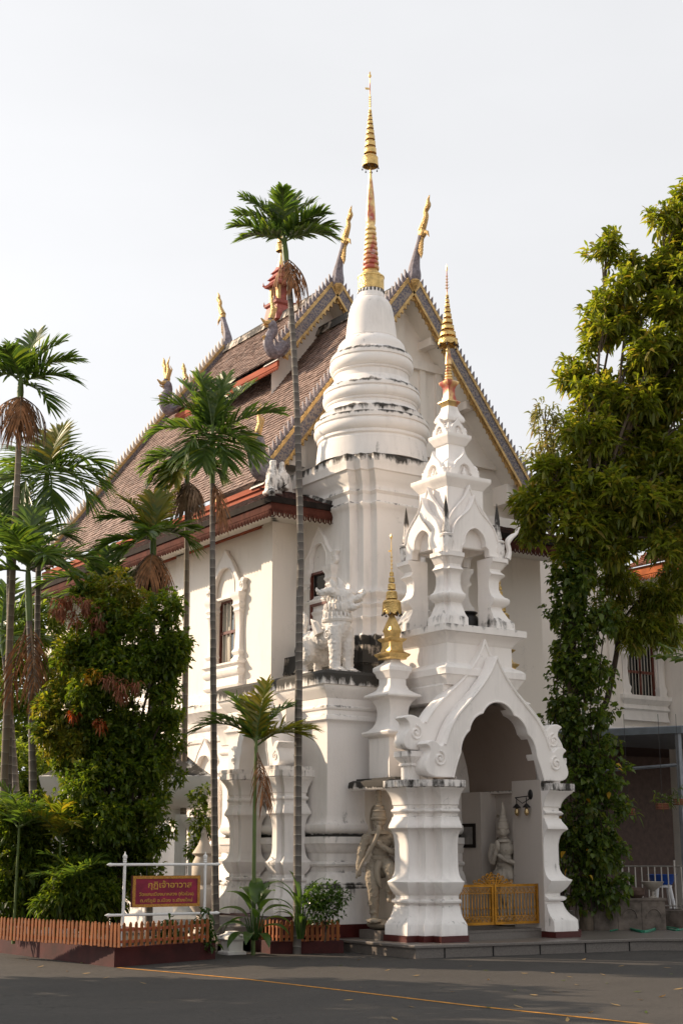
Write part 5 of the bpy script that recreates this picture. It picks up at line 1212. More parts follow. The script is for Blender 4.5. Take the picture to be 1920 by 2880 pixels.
# unseen trees added around the view to shade the court and porch
for i, (x, y, zc, rr_) in enumerate(((-9.6,3.6,4.4,1.8),(-13.0,2.0,5.0,2.6),(-11.6,-1.2,4.4,2.2),(9.5,-10.5,7.0,3.4),(15.5,-5.0,8.0,3.6),(-17.0,-21.5,8.5,3.6),(1.0,-19.0,7.5,3.6))):
    ll_ = [(np.array([x+rng.uniform(-1,1)*rr_*.5, y+rng.uniform(-1,1)*rr_*.5, zc+rng.uniform(-.6,.7)*rr_]), rr_*.55) for k in range(7)]
    t_ = tree('shade_tree', ['broad shade tree left of the court, the one nearest the palms', 'largest broad shade tree left of the court, farthest from the hall', 'broad shade tree left of the court, nearest the road', 'broad shade tree right of the court, nearest the porch', 'broad shade tree right of the court, beyond the platform', 'broad shade tree standing behind the viewpoint', 'broad shade tree across the court from the porch'][i], 'tree', (x,y,0), 'shade trees round the court')
    limbs('trunk', Vector((x,y,0)), ll_, .16, 'bark', t_, .6); foliage('crown', ll_, 900, 5, .34, .16, 'leaf_back', t_, .5, .35)
# =================================================================== beds, fences, sign
def gz(px, py, z):
    """point on height z sighted at source-photo pixel"""
    r, f = _ray(px*1568/1920, py*1568/1920); return CAM + r*((z-CAM.z)/r.z)
def D2(p): return Vector((p.x, p.y))
K0 = gz(-60,2672,0); K1 = gz(321,2721,0); K2 = gz(605,2697,0)
bed = thing('planter_bed', K1, 'left planting bed with low dark red kerb and brown soil', 'planter', 'kerbed planting beds')
back = Vector((-.2, 3.2, 0))
planK = [D2(K1), D2(K2), D2(K2)+Vector((.9,2.2)), D2(K0)+Vector((3.0,4.0)), D2(K0)]
mb = MB(); mb.mold(planK, [(0,-.02),(0,.265),(-.012,.275),(-.16,.275),(-.17,.15)], cap=False); mb.build('kerb', 'kerb_red', bed)
mb = MB(); mb.mold(planK, [(-.165,.1),(-.165,.20)], capb=False); mb.build('soil', 'soil', bed, 0)
S0 = gz(690,2672,0); S1 = gz(760,2683,0); S2 = gz(966,2681,0)
bed2 = thing('planter_bed', S1, 'smaller right planting bed with dark red kerb beside the lion pedestal', 'planter', 'kerbed planting beds')
planS = [D2(S0), D2(S1), D2(S2), D2(S2)+Vector((.25,.9)), D2(S0)+Vector((.75,1.1))]
mb = MB(); mb.mold(planS, [(0,-.02),(0,.19),(-.012,.20),(-.10,.20),(-.11,.1)], cap=False); mb.build('kerb', 'kerb_red', bed2)
mb = MB(); mb.mold(planS, [(-.105,.1),(-.105,.16)], capb=False); mb.build('soil', 'soil', bed2, 0)
PM = {}
def picket_mesh(h, w_=.056):
    if h not in PM:
        mb = MB(); hw = w_/2
        mb.shape([[(-hw,0),(hw,0),(hw,h-.035),(hw*.55,h-.008),(0,h),(-hw*.55,h-.008),(-hw,h-.035)]], .018, .003, lambda u,v,w: (u, w-.009, v), res=0)
        me = mb.mesh(); me.materials.append(MAT['picket_orange']); PM[h] = me
    return PM[h]
def fence(label, runs, h, z):
    o = runs[0][0]; t = thing('picket_fence', (o.x,o.y,z), label, 'fence', 'low orange picket fences')
    for (A, B, n) in runs:
        d = (B-A); d.z = 0; ang = math.atan2(d.y, d.x); L_ = d.length; dn = d.normalized(); nn = Vector((-dn.y, dn.x, 0)); nn = nn if nn.dot(_fw) > 0 else -nn
        for k in range(n):
            p = A+d*((k+.5)/n)+Vector((0,0,random.uniform(-.008,.008))); ob = bpy.data.objects.new('picket', picket_mesh(h)); col.objects.link(ob)
            ob.parent = t; ob.location = Vector((p.x,p.y,z+p.z-A.z))-LOC[t.name]; ob.rotation_euler = (random.uniform(-.02,.02), random.uniform(-.025,.025), ang)
        for zz_ in (z+h*.22, z+h*.70):
            mb = MB(); c = (A+B)/2; mb.obox((c.x+nn.x*.022, c.y+nn.y*.022, zz_), dn*(L_/2), nn*.010, (0,0,.020)); mb.build('rail', 'red_fascia', t, 0)
    return t
zf = .285
F0 = gz(-40,2640,zf); F1 = gz(341,2665,zf); F2 = gz(590,2648,zf)
fence('long orange picket fence along the left bed below the sign', [(F1,F0,37),(F1,F2,16)], .345, zf)
zf = .20
G0 = gz(712,2640,zf); G1 = gz(784,2648,zf); G2 = gz(957,2645,zf)
fence('short orange picket fence round the right bed', [(G1,G0,7),(G1,G2,12)], .335, zf)
# ------------------------------------------------------------------ hanging sign
pL = at(283,2105,22.65); pR = at(469,2105,23.35); pL.z = pR.z = .2
sg = thing('sign', (pL+pR)/2, 'red sign board with gold lettering hung in a white pipe frame', 'sign')
ztop = 1.60
def finial_post(p, name):
    mb = MB(); mb.lathe(p.x, p.y, [(.024,.1),(.024,ztop-.14),(.032,ztop-.13),(.024,ztop-.115),(.032,ztop-.10),(.024,ztop-.09),(.036,ztop-.06),(.034,ztop-.035),(.012,ztop-.01),(.008,ztop+.015),(.002,ztop+.03)], 12); mb.build(name, 'white_paint', sg)
finial_post(pL, 'post'); finial_post(pR, 'post')
dv = (pR-pL); dv.z = 0; ds = dv.length; du = dv.normalized(); nf = Vector((du.y,-du.x,0))
def pipe(z, r=.022):
    a = pL-du*.24+Vector((0,0,z-.2)); b = pR+du*.22+Vector((0,0,z-.2))
    mb = MB(); mb.tube([a-du*.06, a-du*.03, a, a+du*.02, a+du*.05, b-du*.05, b-du*.02, b, b+du*.03, b+du*.06], [.003,.018,.03,.026,r,r,.026,.03,.018,.003], 10); mb.build('pipe', 'white_paint', sg)
pipe(1.43); pipe(.68)
bz0, bz1 = .79, 1.26; u0, u1 = .13, ds-.10
def bp(u, v, w): return pL+du*u+nf*(w)+Vector((0,0,v-.2))
def slab(name, uu0, uu1, v0, v1, w0, w1, mat, par):
    mb = MB(); c = (bp(uu0,v0,w0)+bp(uu1,v1,w1))/2; mb.obox(c, du*((uu1-uu0)/2), nf*((w1-w0)/2), (0,0,(v1-v0)/2)); return mb.build(name, mat, par, 0)
brd = slab('board', u0, u1, bz0, bz1, -.035, .030, 'sign_side', sg)
slab('panel', u0+.04, u1-.04, bz0+.04, bz1-.04, .030, .034, 'sign_panel', brd)
for (a_, b_, c_, d_) in ((u0,u1,bz1-.045,bz1),(u0,u1,bz0,bz0+.045),(u0,u0+.045,bz0+.045,bz1-.045),(u1-.045,u1,bz0+.045,bz1-.045)):
    slab('border', a_, b_, c_, d_, .030, .045, 'sign_border', brd)
for uu in (u0+.24, u1-.22):
    mb = MB(); mb.tube([bp(uu,bz1,0), bp(uu,1.42,0)], .006, 5); mb.build('hanger', 'black_metal', sg)
def letters(txt, uc, vc, size, wmax, name='lettering'):
    cu = bpy.data.curves.new('t', 'FONT'); cu.body = txt; cu.size = size; cu.align_x = 'CENTER'; cu.extrude = .004; cu.offset = size*.012; cu.resolution_u = 3
    ob = bpy.data.objects.new('t', cu); col.objects.link(ob); dg = bpy.context.evaluated_depsgraph_get(); dg.update()
    me = bpy.data.meshes.new_from_object(ob.evaluated_get(dg)); bpy.data.objects.remove(ob)
    if not len(me.vertices): return
    xs = [v.co.x for v in me.vertices]; k = min(1.25, wmax/max(max(xs)-min(xs), 1e-3)); xm = (max(xs)+min(xs))/2
    for v in me.vertices: v.co = bp(uc+(v.co.x-xm)*k, vc+v.co.y, .036+v.co.z)
    at_ = me.attributes.new('stain', 'FLOAT', 'POINT'); me.materials.clear()
    return finish(name, me, 'sign_letter', brd, 0)
uc = (u0+u1)/2
letters('กุฏิเจ้าอาวาส', uc+.055, bz0+.29, .125, .74); letters('วัดแสนเมืองมาหลวง (หัวข่วง)', uc, bz0+.170, .068, .92); letters('ต.ศรีภูมิ อ.เมือง จ.เชียงใหม่', uc, bz0+.075, .068, .88)

# ------------------------------------------------------------------ stone stub by the steps
p = gz(655,2684,0)
mb = MB(); mb.mold([(p.x-.13,p.y-.10),(p.x+.13,p.y-.10),(p.x+.13,p.y+.16),(p.x-.13,p.y+.16)], [(.04,0,.2),(.04,.04),(0,.06),(0,.20),(.02,.22),(.06,.24,.15),(.06,.28,.3),(-.04,.33,.2),(-.05,.36,.1)])
tag(rebase(mb.build('stone_stub', 'plaster'), (p.x,p.y,0)), 'short white moulded stone stub at the foot of the side steps', 'post')
# ------------------------------------------------------------------ small pavilion behind the bushy tree
pc = at(297,2000,27.2); pc.z = 0
pv = thing('garden_pavilion', pc, 'small white pavilion with bowed roof rim mostly hidden behind the bushy tree', 'pavilion')
ux = _rt.copy(); uy = _fw.copy()
def loc2(x, y): q = pc+ux*x+uy*y; return (q.x, q.y)
mb = MB(); mb.mold([loc2(-1.45,-.5),loc2(1.40,-.5),loc2(1.40,1.0),loc2(-1.45,1.0)], [(-.45,2.20),(-.42,2.35),(-.40,2.40),(-.25,2.42),(-.08,2.50),(.06,2.64),(.13,2.80),(.16,2.93),(.17,2.98,.3),(.12,3.0,.6),(-.2,3.22,.6),(-.5,3.48,.55),(-.74,3.66,.5)]); mb.build('roof', 'white_paint', pv)
for sx in (-1, 1):
    c = (sx*1.28, -.18)
    mb = MB(); mb.mold([loc2(c[0]-.16,c[1]-.16),loc2(c[0]+.16,c[1]-.16),loc2(c[0]+.16,c[1]+.16),loc2(c[0]-.16,c[1]+.16)], [(.30,0),(.30,.45),(.25,.50),(.16,.62),(.05,.78),(.02,.82),(.02,.95),(.06,.98),(.10,1.05),(.02,1.12),(0,1.25),(0,1.95),(.04,2.05),(.12,2.18),(.14,2.25)]); mb.build('column', 'white_paint', pv)
    mb = MB(); mb.mold([loc2(c[0]-.42,c[1]-.1),loc2(c[0]-.22,c[1]-.1),loc2(c[0]-.22,c[1]+.1),loc2(c[0]-.42,c[1]+.1)], [(0,0),(0,2.3)]); mb.build('door_jamb', 'white_paint', pv)
p = at(468,1975,25.4)
mb = MB(); mb.lathe(p.x, p.y, [(.25,0),(.25,.25),(.18,.30),(.10,.40),(.10,.55),(.22,.70),(.26,.85),(.22,1.0),(.12,1.08),(.16,1.12),(.20,1.22),(.20,1.42),(.14,1.55),(.20,1.60),(.10,1.75),(.05,1.9),(.06,1.95),(.01,2.05)], 18)
tag(rebase(mb.build('stone_lantern', 'plaster_old'), (p.x,p.y,0)), 'weathered rounded stone lantern between the sign and the hall wall', 'stone lantern')
# =================================================================== figures
def figure(name, label, cat, loc, face, scale, mat, pose, voxel=.018, relief=.02):
    """standing stucco figure; local x = viewer's right, y = towards the viewer, z up"""
    f = Vector((face[0],face[1],0)).normalized(); rx = Vector((-f.y, f.x, 0)); o = Vector(loc)
    T = lambda p: o+(rx*p[0]+f*p[1]+Vector((0,0,p[2])))*scale
    t = thing(name, loc, label, cat); mb = MB()
    def limb(pts, rr, n=10): mb.tube([T(q) for q in cr(pts,4)], [x*scale for x in np.interp(np.linspace(0,len(pts)-1,(len(pts)-1)*4+1), range(len(rr)), rr)], n)
    def ball(c, r): mb.ell(T(c), tuple(x*scale for x in r), 14, 10, Matrix(((rx.x,f.x,0),(rx.y,f.y,0),(0,0,1))))
    ball((0,0,.98),(.19,.14,.14)); ball((0,.02,1.14),(.15,.11,.16)); ball((0,.02,1.33),(.20,.13,.17)); limb([(0,.02,1.40),(0,.03,1.56)],[.075,.065]); ball((0,.02,1.45),(.20,.09,.07))
    hx, hy = pose['head']
    ball((hx,hy,1.66),(.095,.105,.125)); ball((hx,hy+.09,1.64),(.022,.03,.035)); ball((hx,hy+.07,1.59),(.05,.035,.018)); ball((hx-.10,hy,1.66),(.02,.03,.05)); ball((hx+.10,hy,1.66),(.02,.03,.05)); ball((hx-.035,hy+.085,1.685),(.022,.018,.012)); ball((hx+.035,hy+.085,1.685),(.022,.018,.012))
    for ch in pose['limbs']: limb(*ch)
    for b in pose['balls']: ball(*b)
    organic(mb, 'body', mat, t, voxel*scale*.7, 1, .14, relief)
    mb = MB()
    c = T((hx,hy-.01,0)); 
    mb.lathe(c.x, c.y, [(r*scale, o.z+z*scale) for r, z in pose['crown']], 16); mb.build('crown', mat, t)
    for nm, prof, (px_, py_) in pose.get('rings', ()):
        mb = MB(); c = T((px_,py_,0)); mb.lathe(c.x, c.y, [(r*scale, o.z+z*scale) for r, z in prof], 18, .8); mb.build(nm, mat, t)
    for nm, pts, rr in pose.get('props', ()):
        mb = MB(); mb.tube([T(q) for q in cr(pts,4)], [x*scale for x in np.interp(np.linspace(0,len(pts)-1,(len(pts)-1)*4+1), range(len(rr)), rr)], 10); mb.build(nm, mat, t)
    return t, T
gpose = dict(head=(-.02,.06),
  limbs=[([(-.10,0,.95),(-.13,.06,.72),(-.12,.07,.50),(-.12,.03,.28),(-.11,.02,.06)],[.145,.14,.10,.095,.06]),([(-.11,.02,.05),(-.12,.16,.03),(-.13,.22,.02)],[.055,.05,.03]),
         ([(.10,.02,.95),(.18,.16,.88),(.20,.24,.80)],[.14,.135,.11]),([(.20,.24,.80),(.17,.18,.60),(.14,.12,.42)],[.09,.078,.05]),([(.14,.12,.42),(.16,.22,.37),(.17,.28,.34)],[.05,.045,.025]),
         ([(-.21,.02,1.43),(-.30,.05,1.25),(-.34,.12,1.08)],[.10,.085,.07]),([(-.34,.12,1.08),(-.36,.18,.95),(-.36,.20,.84)],[.06,.05,.045]),
         ([(.21,.02,1.43),(.31,.05,1.27),(.32,.12,1.13)],[.10,.085,.07]),([(.32,.12,1.13),(.18,.22,1.18),(.02,.25,1.28)],[.06,.05,.045])],
  balls=[((-.36,.21,.80),(.05,.05,.06)),((.0,.26,1.30),(.06,.05,.06)),((-.10,.16,.02),(.14,.18,.05)),((.0,-.02,.88),(.24,.16,.16)),((-.23,.02,1.40),(.11,.10,.07)),((.23,.02,1.40),(.11,.10,.07)),((.0,.10,1.02),(.19,.06,.05)),((.20,.24,.80),(.10,.09,.10)),((-.12,.04,.50),(.10,.09,.07)),((-.12,.03,.15),(.085,.085,.04))],
  crown=[(.115,1.69),(.14,1.71),(.145,1.73),(.12,1.75),(.125,1.78),(.11,1.83),(.125,1.845),(.12,1.86),(.09,1.88),(.085,1.92),(.095,1.935),(.06,1.95),(.05,1.99),(.06,2.0),(.04,2.02),(.042,2.08),(.055,2.10),(.04,2.12),(.055,2.20),(.03,2.21)],
  rings=[('belt',[(.17,1.02),(.185,1.04),(.185,1.08),(.17,1.10)],(0,.01)),('collar',[(.13,1.44),(.19,1.46),(.17,1.50),(.09,1.53)],(0,.02))],
  props=[('club',[(-.40,.24,.72),(-.30,.27,.95),(-.12,.30,1.25),(-.04,.30,1.40),(.0,.29,1.55),(-.03,.27,1.60)],[.016,.024,.032,.036,.05,.02]),('sash',[(.0,.14,1.0),(-.05,.17,.85),(-.02,.16,.66),(.03,.12,.55)],[.07,.06,.05,.02]),('sash',[(.16,.05,1.0),(.27,.05,.80),(.26,.02,.55),(.30,0,.40)],[.05,.06,.04,.01])])
gu, T = figure('guardian_statue', 'grey stucco guardian statue with club and raised knee beside the porch pillar', 'statue', (.58,1.72,.48), (-.66,-.75), .985, 'stucco_statue', gpose)
mb = MB(); mb.mold([(.36,1.42),(.80,1.42),(.80,2.05),(.36,2.05)], [(0,.2),(0,.35)]); mb.build('base_block', 'granite', gu)
mb = MB(); mb.ell((.58,1.75,.44),(.22,.26,.09)); mb.build('lotus_base', 'stucco_statue', gu)
for yy in (2.14,): 
    mb = MB(); mb.tube([(.76, yy+.12*math.cos(a), 2.18+.22*math.sin(a)) for a in np.linspace(0,2*PI,26)], .025, 6); mb.tube(spiral((yy,2.18),.10,1.5,24,lambda y,z: (.76,y,z)), [.016]*25, 6); mb.build('halo_scroll', 'stucco_statue', gu)
dpose = dict(head=(-.01,.05),
  limbs=[([(-.07,0,.95),(-.08,.02,.5),(-.07,.02,.05)],[.13,.11,.07]),([(.07,0,.95),(.09,.02,.5),(.08,.02,.05)],[.13,.12,.07]),
         ([(-.20,.02,1.42),(-.26,.04,1.22),(-.22,.12,1.06)],[.07,.06,.05]),([(-.22,.12,1.06),(-.16,.20,1.20),(-.12,.24,1.36)],[.05,.045,.035]),
         ([(.20,.02,1.42),(.27,.04,1.22),(.24,.12,1.06)],[.07,.062,.052]),([(.24,.12,1.06),(.06,.22,1.12),(-.10,.25,1.22)],[.052,.047,.035])],
  balls=[((-.11,.25,1.40),(.03,.035,.10)),((-.08,.25,1.38),(.03,.035,.10)),((0,0,.78),(.21,.15,.16)),((.0,.02,.58),(.20,.13,.2)),((-.07,.12,.03),(.07,.12,.035)),((.08,.12,.03),(.07,.12,.035))],
  crown=[(.105,1.70),(.118,1.73),(.108,1.77),(.11,1.80),(.09,1.84),(.095,1.86),(.075,1.90),(.08,1.92),(.06,1.97),(.065,1.99),(.042,2.05),(.04,2.08),(.02,2.16),(.004,2.22)],
  rings=[('skirt_hem',[(.16,.95),(.22,.90),(.25,.78),(.235,.76),(.20,.78)],(0,.02)),('collar',[(.12,1.44),(.17,1.46),(.15,1.50),(.085,1.53)],(0,.02)),('belt',[(.155,1.0),(.17,1.02),(.17,1.06),(.155,1.07)],(0,.01))],
  props=[('apron',[(0,.15,.95),(0,.19,.75),(0,.17,.45),(0,.13,.30)],[.05,.08,.07,.02]),('sash',[(.14,.05,.95),(.25,.05,.75),(.24,.03,.45),(.30,.03,.15)],[.04,.06,.07,.03]),('sash',[(-.14,.05,.95),(-.22,.05,.75),(-.20,.03,.45),(-.26,.03,.2)],[.04,.05,.05,.02])])
de, T = figure('praying_statue', 'pale stucco praying figure with tall crown in the niche inside the porch', 'statue', (3.16,1.52,.44), (-.74,-.67), .93, 'stucco_pale', dpose, .016, .010)
mb = MB(); mb.lathe(3.2, 1.52, [(.16,.35),(.24,.38),(.2,.43),(.1,.46)], 14); mb.build('base', 'stucco_pale', de)
mb = MB()
for k in range(26):
    a = random.uniform(0,2*PI); yy = 1.56+random.choice((-1,1))*random.uniform(.18,.30); zz_ = random.uniform(.9,2.35)
    for j in range(4): mb.ell((3.29, yy+.022*math.cos(j*PI/2), zz_+.022*math.sin(j*PI/2)), (.012,.016,.016), 6, 4)
mb.build('relief_flowers', 'stucco_statue', de, 60, 'stuff')
# ------------------------------------------------------------------ lion on the pedestal
lx, ly, lz = .42, 2.80, 4.74
li = thing('lion_statue', (lx,ly,lz), 'white stucco temple lion with flaring mane standing on the stained pedestal', 'statue')
_ca, _sa = math.cos(R_(10)), math.sin(R_(10))
def T(x, y, z):
    if z > 1.12 and x > -.5: h_ = min(1., (z-1.12)/.2)*R_(42); x, y = x*math.cos(h_)-y*math.sin(h_), x*math.sin(h_)+y*math.cos(h_)
    x = x*.78 if x < 0 else x
    X_, Y_ = x*_ca-y*_sa, x*_sa+y*_ca
    return Vector((lx+Y_, ly-X_, lz+z))
mb = MB()
def lb(c, r):
    h_ = R_(10)+(min(1., (c[2]-1.12)/.2)*R_(42) if c[2] > 1.12 else 0)
    mb.ell(T(*c), (r[1], r[0], r[2]), 14, 10, Matrix.Rotation(h_, 3, 'Z'))
def ll2(pts, rr): p = cr(pts,4); mb.tube([T(*q) for q in p], list(np.interp(np.linspace(0,len(pts)-1,len(p)), range(len(rr)), rr)), 12)
lb((.0,0,.88),(.25,.25,.34)); lb((-.08,0,1.10),(.22,.23,.28)); lb((-.45,0,.70),(.45,.20,.22)); lb((-.88,0,.58),(.26,.24,.30)); lb((.08,0,1.22),(.18,.20,.22))
for s in (-1,1):
    ll2([(.05,s*.15,.85),(.10,s*.16,.55),(.10,s*.16,.25),(.11,s*.16,.08)],[.15,.125,.105,.11]); lb((.17,s*.16,.06),(.15,.105,.065))
    for j in (-1,0,1): lb((.29,s*.16+j*.055,.045),(.05,.03,.04))
    ll2([(-.85,s*.17,.60),(-.72,s*.18,.40),(-.92,s*.18,.26),(-.88,s*.18,.07)],[.17,.13,.08,.08]); lb((-.80,s*.18,.05),(.13,.09,.055))
    ll2([(-.02,s*.16,1.42),(-.14,s*.24,1.50),(-.30,s*.28,1.46),(-.40,s*.28,1.56)],[.08,.085,.06,.012])
    ll2([(-.02,s*.12,1.50),(-.08,s*.17,1.64),(-.12,s*.18,1.76)],[.07,.065,.01]); lb((.17,s*.09,1.47),(.07,.06,.06)); lb((.22,s*.10,1.30),(.10,.05,.08))
ll2([(-1.02,0,.70),(-1.18,0,.85),(-1.10,0,1.10),(-1.22,0,1.30)],[.06,.06,.05,.015])
lb((.10,0,1.42),(.20,.17,.17)); lb((.30,0,1.38),(.15,.11,.075)); lb((.40,0,1.41),(.07,.09,.07)); ll2([(.18,0,1.24),(.32,0,1.22),(.42,0,1.27)],[.09,.07,.03]); ll2([(.05,0,1.55),(.06,0,1.66),(.0,0,1.80)],[.10,.07,.012]); ll2([(.42,0,1.44),(.50,0,1.50),(.48,0,1.58)],[.05,.035,.008])
organic(mb, 'body', 'stucco_lion', li, .018, 1, .24, .03)
mb = MB()
for k in range(16):                                    # mane flames and collar
    a = -2.3+4.6*k/15
    for (zz_, rr_, ln) in ((1.06,.25,.16),(1.22,.235,.15),(1.36,.20,.14)):
        p0 = T(rr_*math.cos(a)-.02, rr_*math.sin(a), zz_); d = (p0-T(-.02,0,zz_)).normalized(); mb.tube([p0+Vector((0,0,.06)), p0+d*.015, p0+d*.03-Vector((0,0,ln*.5))], [.022,.026,.004], 6)
mb.build('mane', 'stucco_lion', li, 60, 'stuff')
mb = MB(); mb.lathe(lx, ly+.02, [(.22,.94+lz),(.27,.96+lz),(.285,1.0+lz),(.27,1.04+lz),(.23,1.06+lz)], 24); mb.build('collar', 'stucco_lion', li)
for s in (-1,1):
    mb = MB(); mb.tube(spiral((0,.70),.10,1.6,24,lambda x,z: T(.03+x, s*.285, z)), [.018]*25, 6); mb.build('shoulder_scroll', 'stucco_lion', li)
    mb = MB(); mb.tube([T(-.35,s*.20,.75), T(-.45,s*.24,.95), T(-.62,s*.22,1.05)], [.10,.07,.01], 8); mb.build('back_flame', 'stucco_lion', li)
mb = MB(); mb.mold([(.0,2.42),(.84,2.42),(.84,3.95),(.0,3.95)], [(.0,4.74,.6),(0,4.79,.7)]); mb.build('foot_slab', 'plaster', li)
# =================================================================== porch fittings
# gilded gate
gt = thing('golden_gate', (2.23,.66,.36), 'low gilded metal double gate with balusters and scroll crest closing the porch', 'gate')
GB = .66; g0, g1 = .43, 1.09
for (x0, x1) in ((1.30,2.145),(2.165,3.15)):
    mb = MB(); mb.box(x0,x0+.04,GB-.02,GB+.02,g0,g1); mb.box(x1-.04,x1,GB-.02,GB+.02,g0,g1); mb.box(x0+.04,x1-.04,GB-.02,GB+.02,g0,g0+.045); mb.box(x0+.04,x1-.04,GB-.02,GB+.02,g1-.045,g1)
    mb.box(x0+.04,x1-.04,GB-.008,GB+.008,g1-.155,g1-.14); mb.box(x0+.04,x1-.04,GB-.008,GB+.008,g0+.13,g0+.143); lf = mb.build('gate_leaf', 'gate_gold', gt, 0)
    n = 12
    for k in range(n):
        x = x0+.04+(k+.5)*(x1-x0-.08)/n
        mb = MB(); zb, zt_ = g0+.14, g1-.15
        mb.lathe(x, GB, [(.008,zb),(.016,zb+.03),(.008,zb+.06),(.008,zb+.10),(.017,zb+.13),(.008,zb+.16),(.011,zb+.3),(.008,zt_-.03),(.014,zt_)], 8); mb.build('baluster', 'gate_gold', lf)
    mb = MB(); m = int((x1-x0-.08)/.085)
    for k in range(m):
        x = x0+.04+(k+.5)*(x1-x0-.08)/m
        for zc in (g1-.095, g0+.088):
            mb.tube([(x+.034*math.cos(a),GB,zc+.034*math.sin(a)) for a in np.linspace(0,2*PI,13)], .0065, 5); mb.tube([(x-.042,GB,zc-.04),(x,GB,zc),(x+.042,GB,zc+.04)], .0065, 5)
    mb.build('scroll_band', 'gate_gold', lf, 60, 'stuff')
mb = MB()
for k in range(9):
    t_ = (k-4)/4; x = 2.155+t_*.34; h_ = .17*(1-abs(t_)**1.6)+.02; sgn = 1 if t_ > 0 else -1
    mb.tube(cr([(x*.6+2.155*.4,GB,g1),(x,GB,g1+h_*.6),(x+sgn*.03,GB,g1+h_),(x+sgn*.07,GB,g1+h_*.8),(x+sgn*.045,GB,g1+h_*.62)],4), .011, 6)
    mb.tube([(2.155+t_*.40+.03*math.cos(a),GB,g1+.04+.026*math.sin(a)) for a in np.linspace(0,2*PI,11)], .008, 5)
for r_ in (.07,.11,.15): mb.tube([(2.155+r_*math.cos(a),GB,g1+r_*1.05*math.sin(a)) for a in np.linspace(0,PI,14)], .009, 6)
mb.build('crest', 'gate_gold', gt)
# wall lamps
def wall_lamp(label, x, y, z, s):
    t = thing('wall_lamp', (x,y,z), label, 'lamp', 'bracket lamps inside the porch')
    mb = MB(); mb.ell((x-s*.02,y,z+.05),(.03,.06,.09)); mb.tube([(x,y,z),(x-s*.10,y-.02,z+.02),(x-s*.12,y+.30,z-.0)], .010, 6); mb.tube([(x,y,z),(x-s*.08,y+.15,z-.10),(x-s*.12,y+.30,z)], .007, 6); mb.build('bracket', 'black_metal', t)
    for dy in (0, .26):
        mb = MB(); c = (x-s*.12, y+dy); mb.lathe(*c, [(.008,z),(.008,z-.10),(.03,z-.12),(.075,z-.17),(.06,z-.18),(.02,z-.175)], 12); sh_ = mb.build('shade', 'black_metal', t)
        mb = MB(); mb.lathe(*c, [(.018,z-.175),(.03,z-.20),(.042,z-.25),(.04,z-.28),(.02,z-.31),(.004,z-.32)], 12); mb.build('bulb', 'brass_bulb', sh_)
wall_lamp('black bracket lamp with two bulbs on the right inner wall of the porch', 3.18, .78, 2.56, 1)
wall_lamp('black bracket lamp in the dark behind the left porch pillar', 1.28, 1.9, 2.56, -1)
# plaque
q0 = atA(1055,1880,2.98); q1 = atA(1091,1880,2.98)
y1_, y0_ = q0.y, q1.y
pq = thing('framed_plaque', (2.97,(y0_+y1_)/2,1.72), 'dark framed plaque on the inner wall of the porch', 'plaque')
mb = MB(); mb.box(2.945,2.979,y0_,y1_,1.70,2.13); fr = mb.build('frame', 'black_wood', pq, 0)
mb = MB(); mb.box(2.940,2.944,y0_+.05,y1_-.05,1.76,2.07); mb.build('plate', 'plaque', pq, 0)
# =================================================================== right wing, canopy and clutter
wing = thing('side_wing', (12,8.2,0), 'cream two-storey wing with barred windows behind the right-hand trees', 'building')
mb = MB(); BW = 8.0
for (x0,x1,z0,z1) in ((7.7,9.4,0,9.0),(9.4,13.0,4.4,9.0),(14.05,40,4.4,9.0),(13.0,14.05,4.4,5.6),(13.0,14.05,6.95,9.0)): mb.box(x0,x1,BW,BW+.3,z0,z1)
mb.build('wall', 'plaster_wall', wing, 0)
for x in (12.30, 14.9, 9.0): mb = MB(); mb.box(x,x+.42,BW-.09,BW+.01,4.4 if x > 9.1 else 0,9.0); mb.build('pilaster', 'plaster_wall', wing, 0)
mb = MB(); mb.mold([(12.75,BW-.06),(14.3,BW-.06),(14.3,BW+.01),(12.75,BW+.01)], [(.06,4.95),(.03,5.1),(.03,5.2),(.08,5.25),(.05,5.32),(.03,5.36),(.10,5.45),(.14,5.5),(.14,5.6)]); mb.build('sill', 'plaster', wing)
mb = MB(); mb.mold([(7.7,BW-.03),(18,BW-.03),(18,BW),(7.7,BW)], [(.03,4.5),(.08,4.6),(.08,4.72),(.02,4.8)]); mb.build('string_course', 'plaster', wing)
mb = MB()
for (x0,x1,z0,z1) in ((13.0,13.06,5.6,6.95),(13.99,14.05,5.6,6.95),(13.06,13.99,6.2,6.27),(13.50,13.56,5.6,6.95)): mb.box(x0,x1,BW+.05,BW+.12,z0,z1)
wf = mb.build('window', 'window_wood', wing, 0); mb = MB(); mb.box(13.05,14.0,BW+.14,BW+.15,5.6,6.95); mb.build('pane', 'glass_dark', wf, 0)
for k in range(8): mb = MB(); x = 13.12+k*.115; mb.tube([(x,BW+.06,5.6),(x,BW+.06,6.95)], .011, 6); mb.build('bar', 'iron_bar', wf)
for s in (13.0-.25, 14.05+.02):
    mb = MB(); mb.mold([(s,BW-.08),(s+.22,BW-.08),(s+.22,BW+.01),(s,BW+.01)], [(.05,5.6),(.02,5.68),(.04,5.8),(0,5.9),(-.02,6.3),(0,6.6),(.04,6.66),(.02,6.72),(.06,6.85),(.06,6.95)]); mb.build('half_column', 'plaster', wing)
ex = 13.2
mb = MB(); mb.box(ex,ex+.06,2.0,8.0,8.72,8.95); mb.build('fascia', 'orange_fascia', wing, 0); lace((ex+.03,2.0,8.72),(ex+.03,8.0,8.72),.15,44,'orange_fascia',wing)
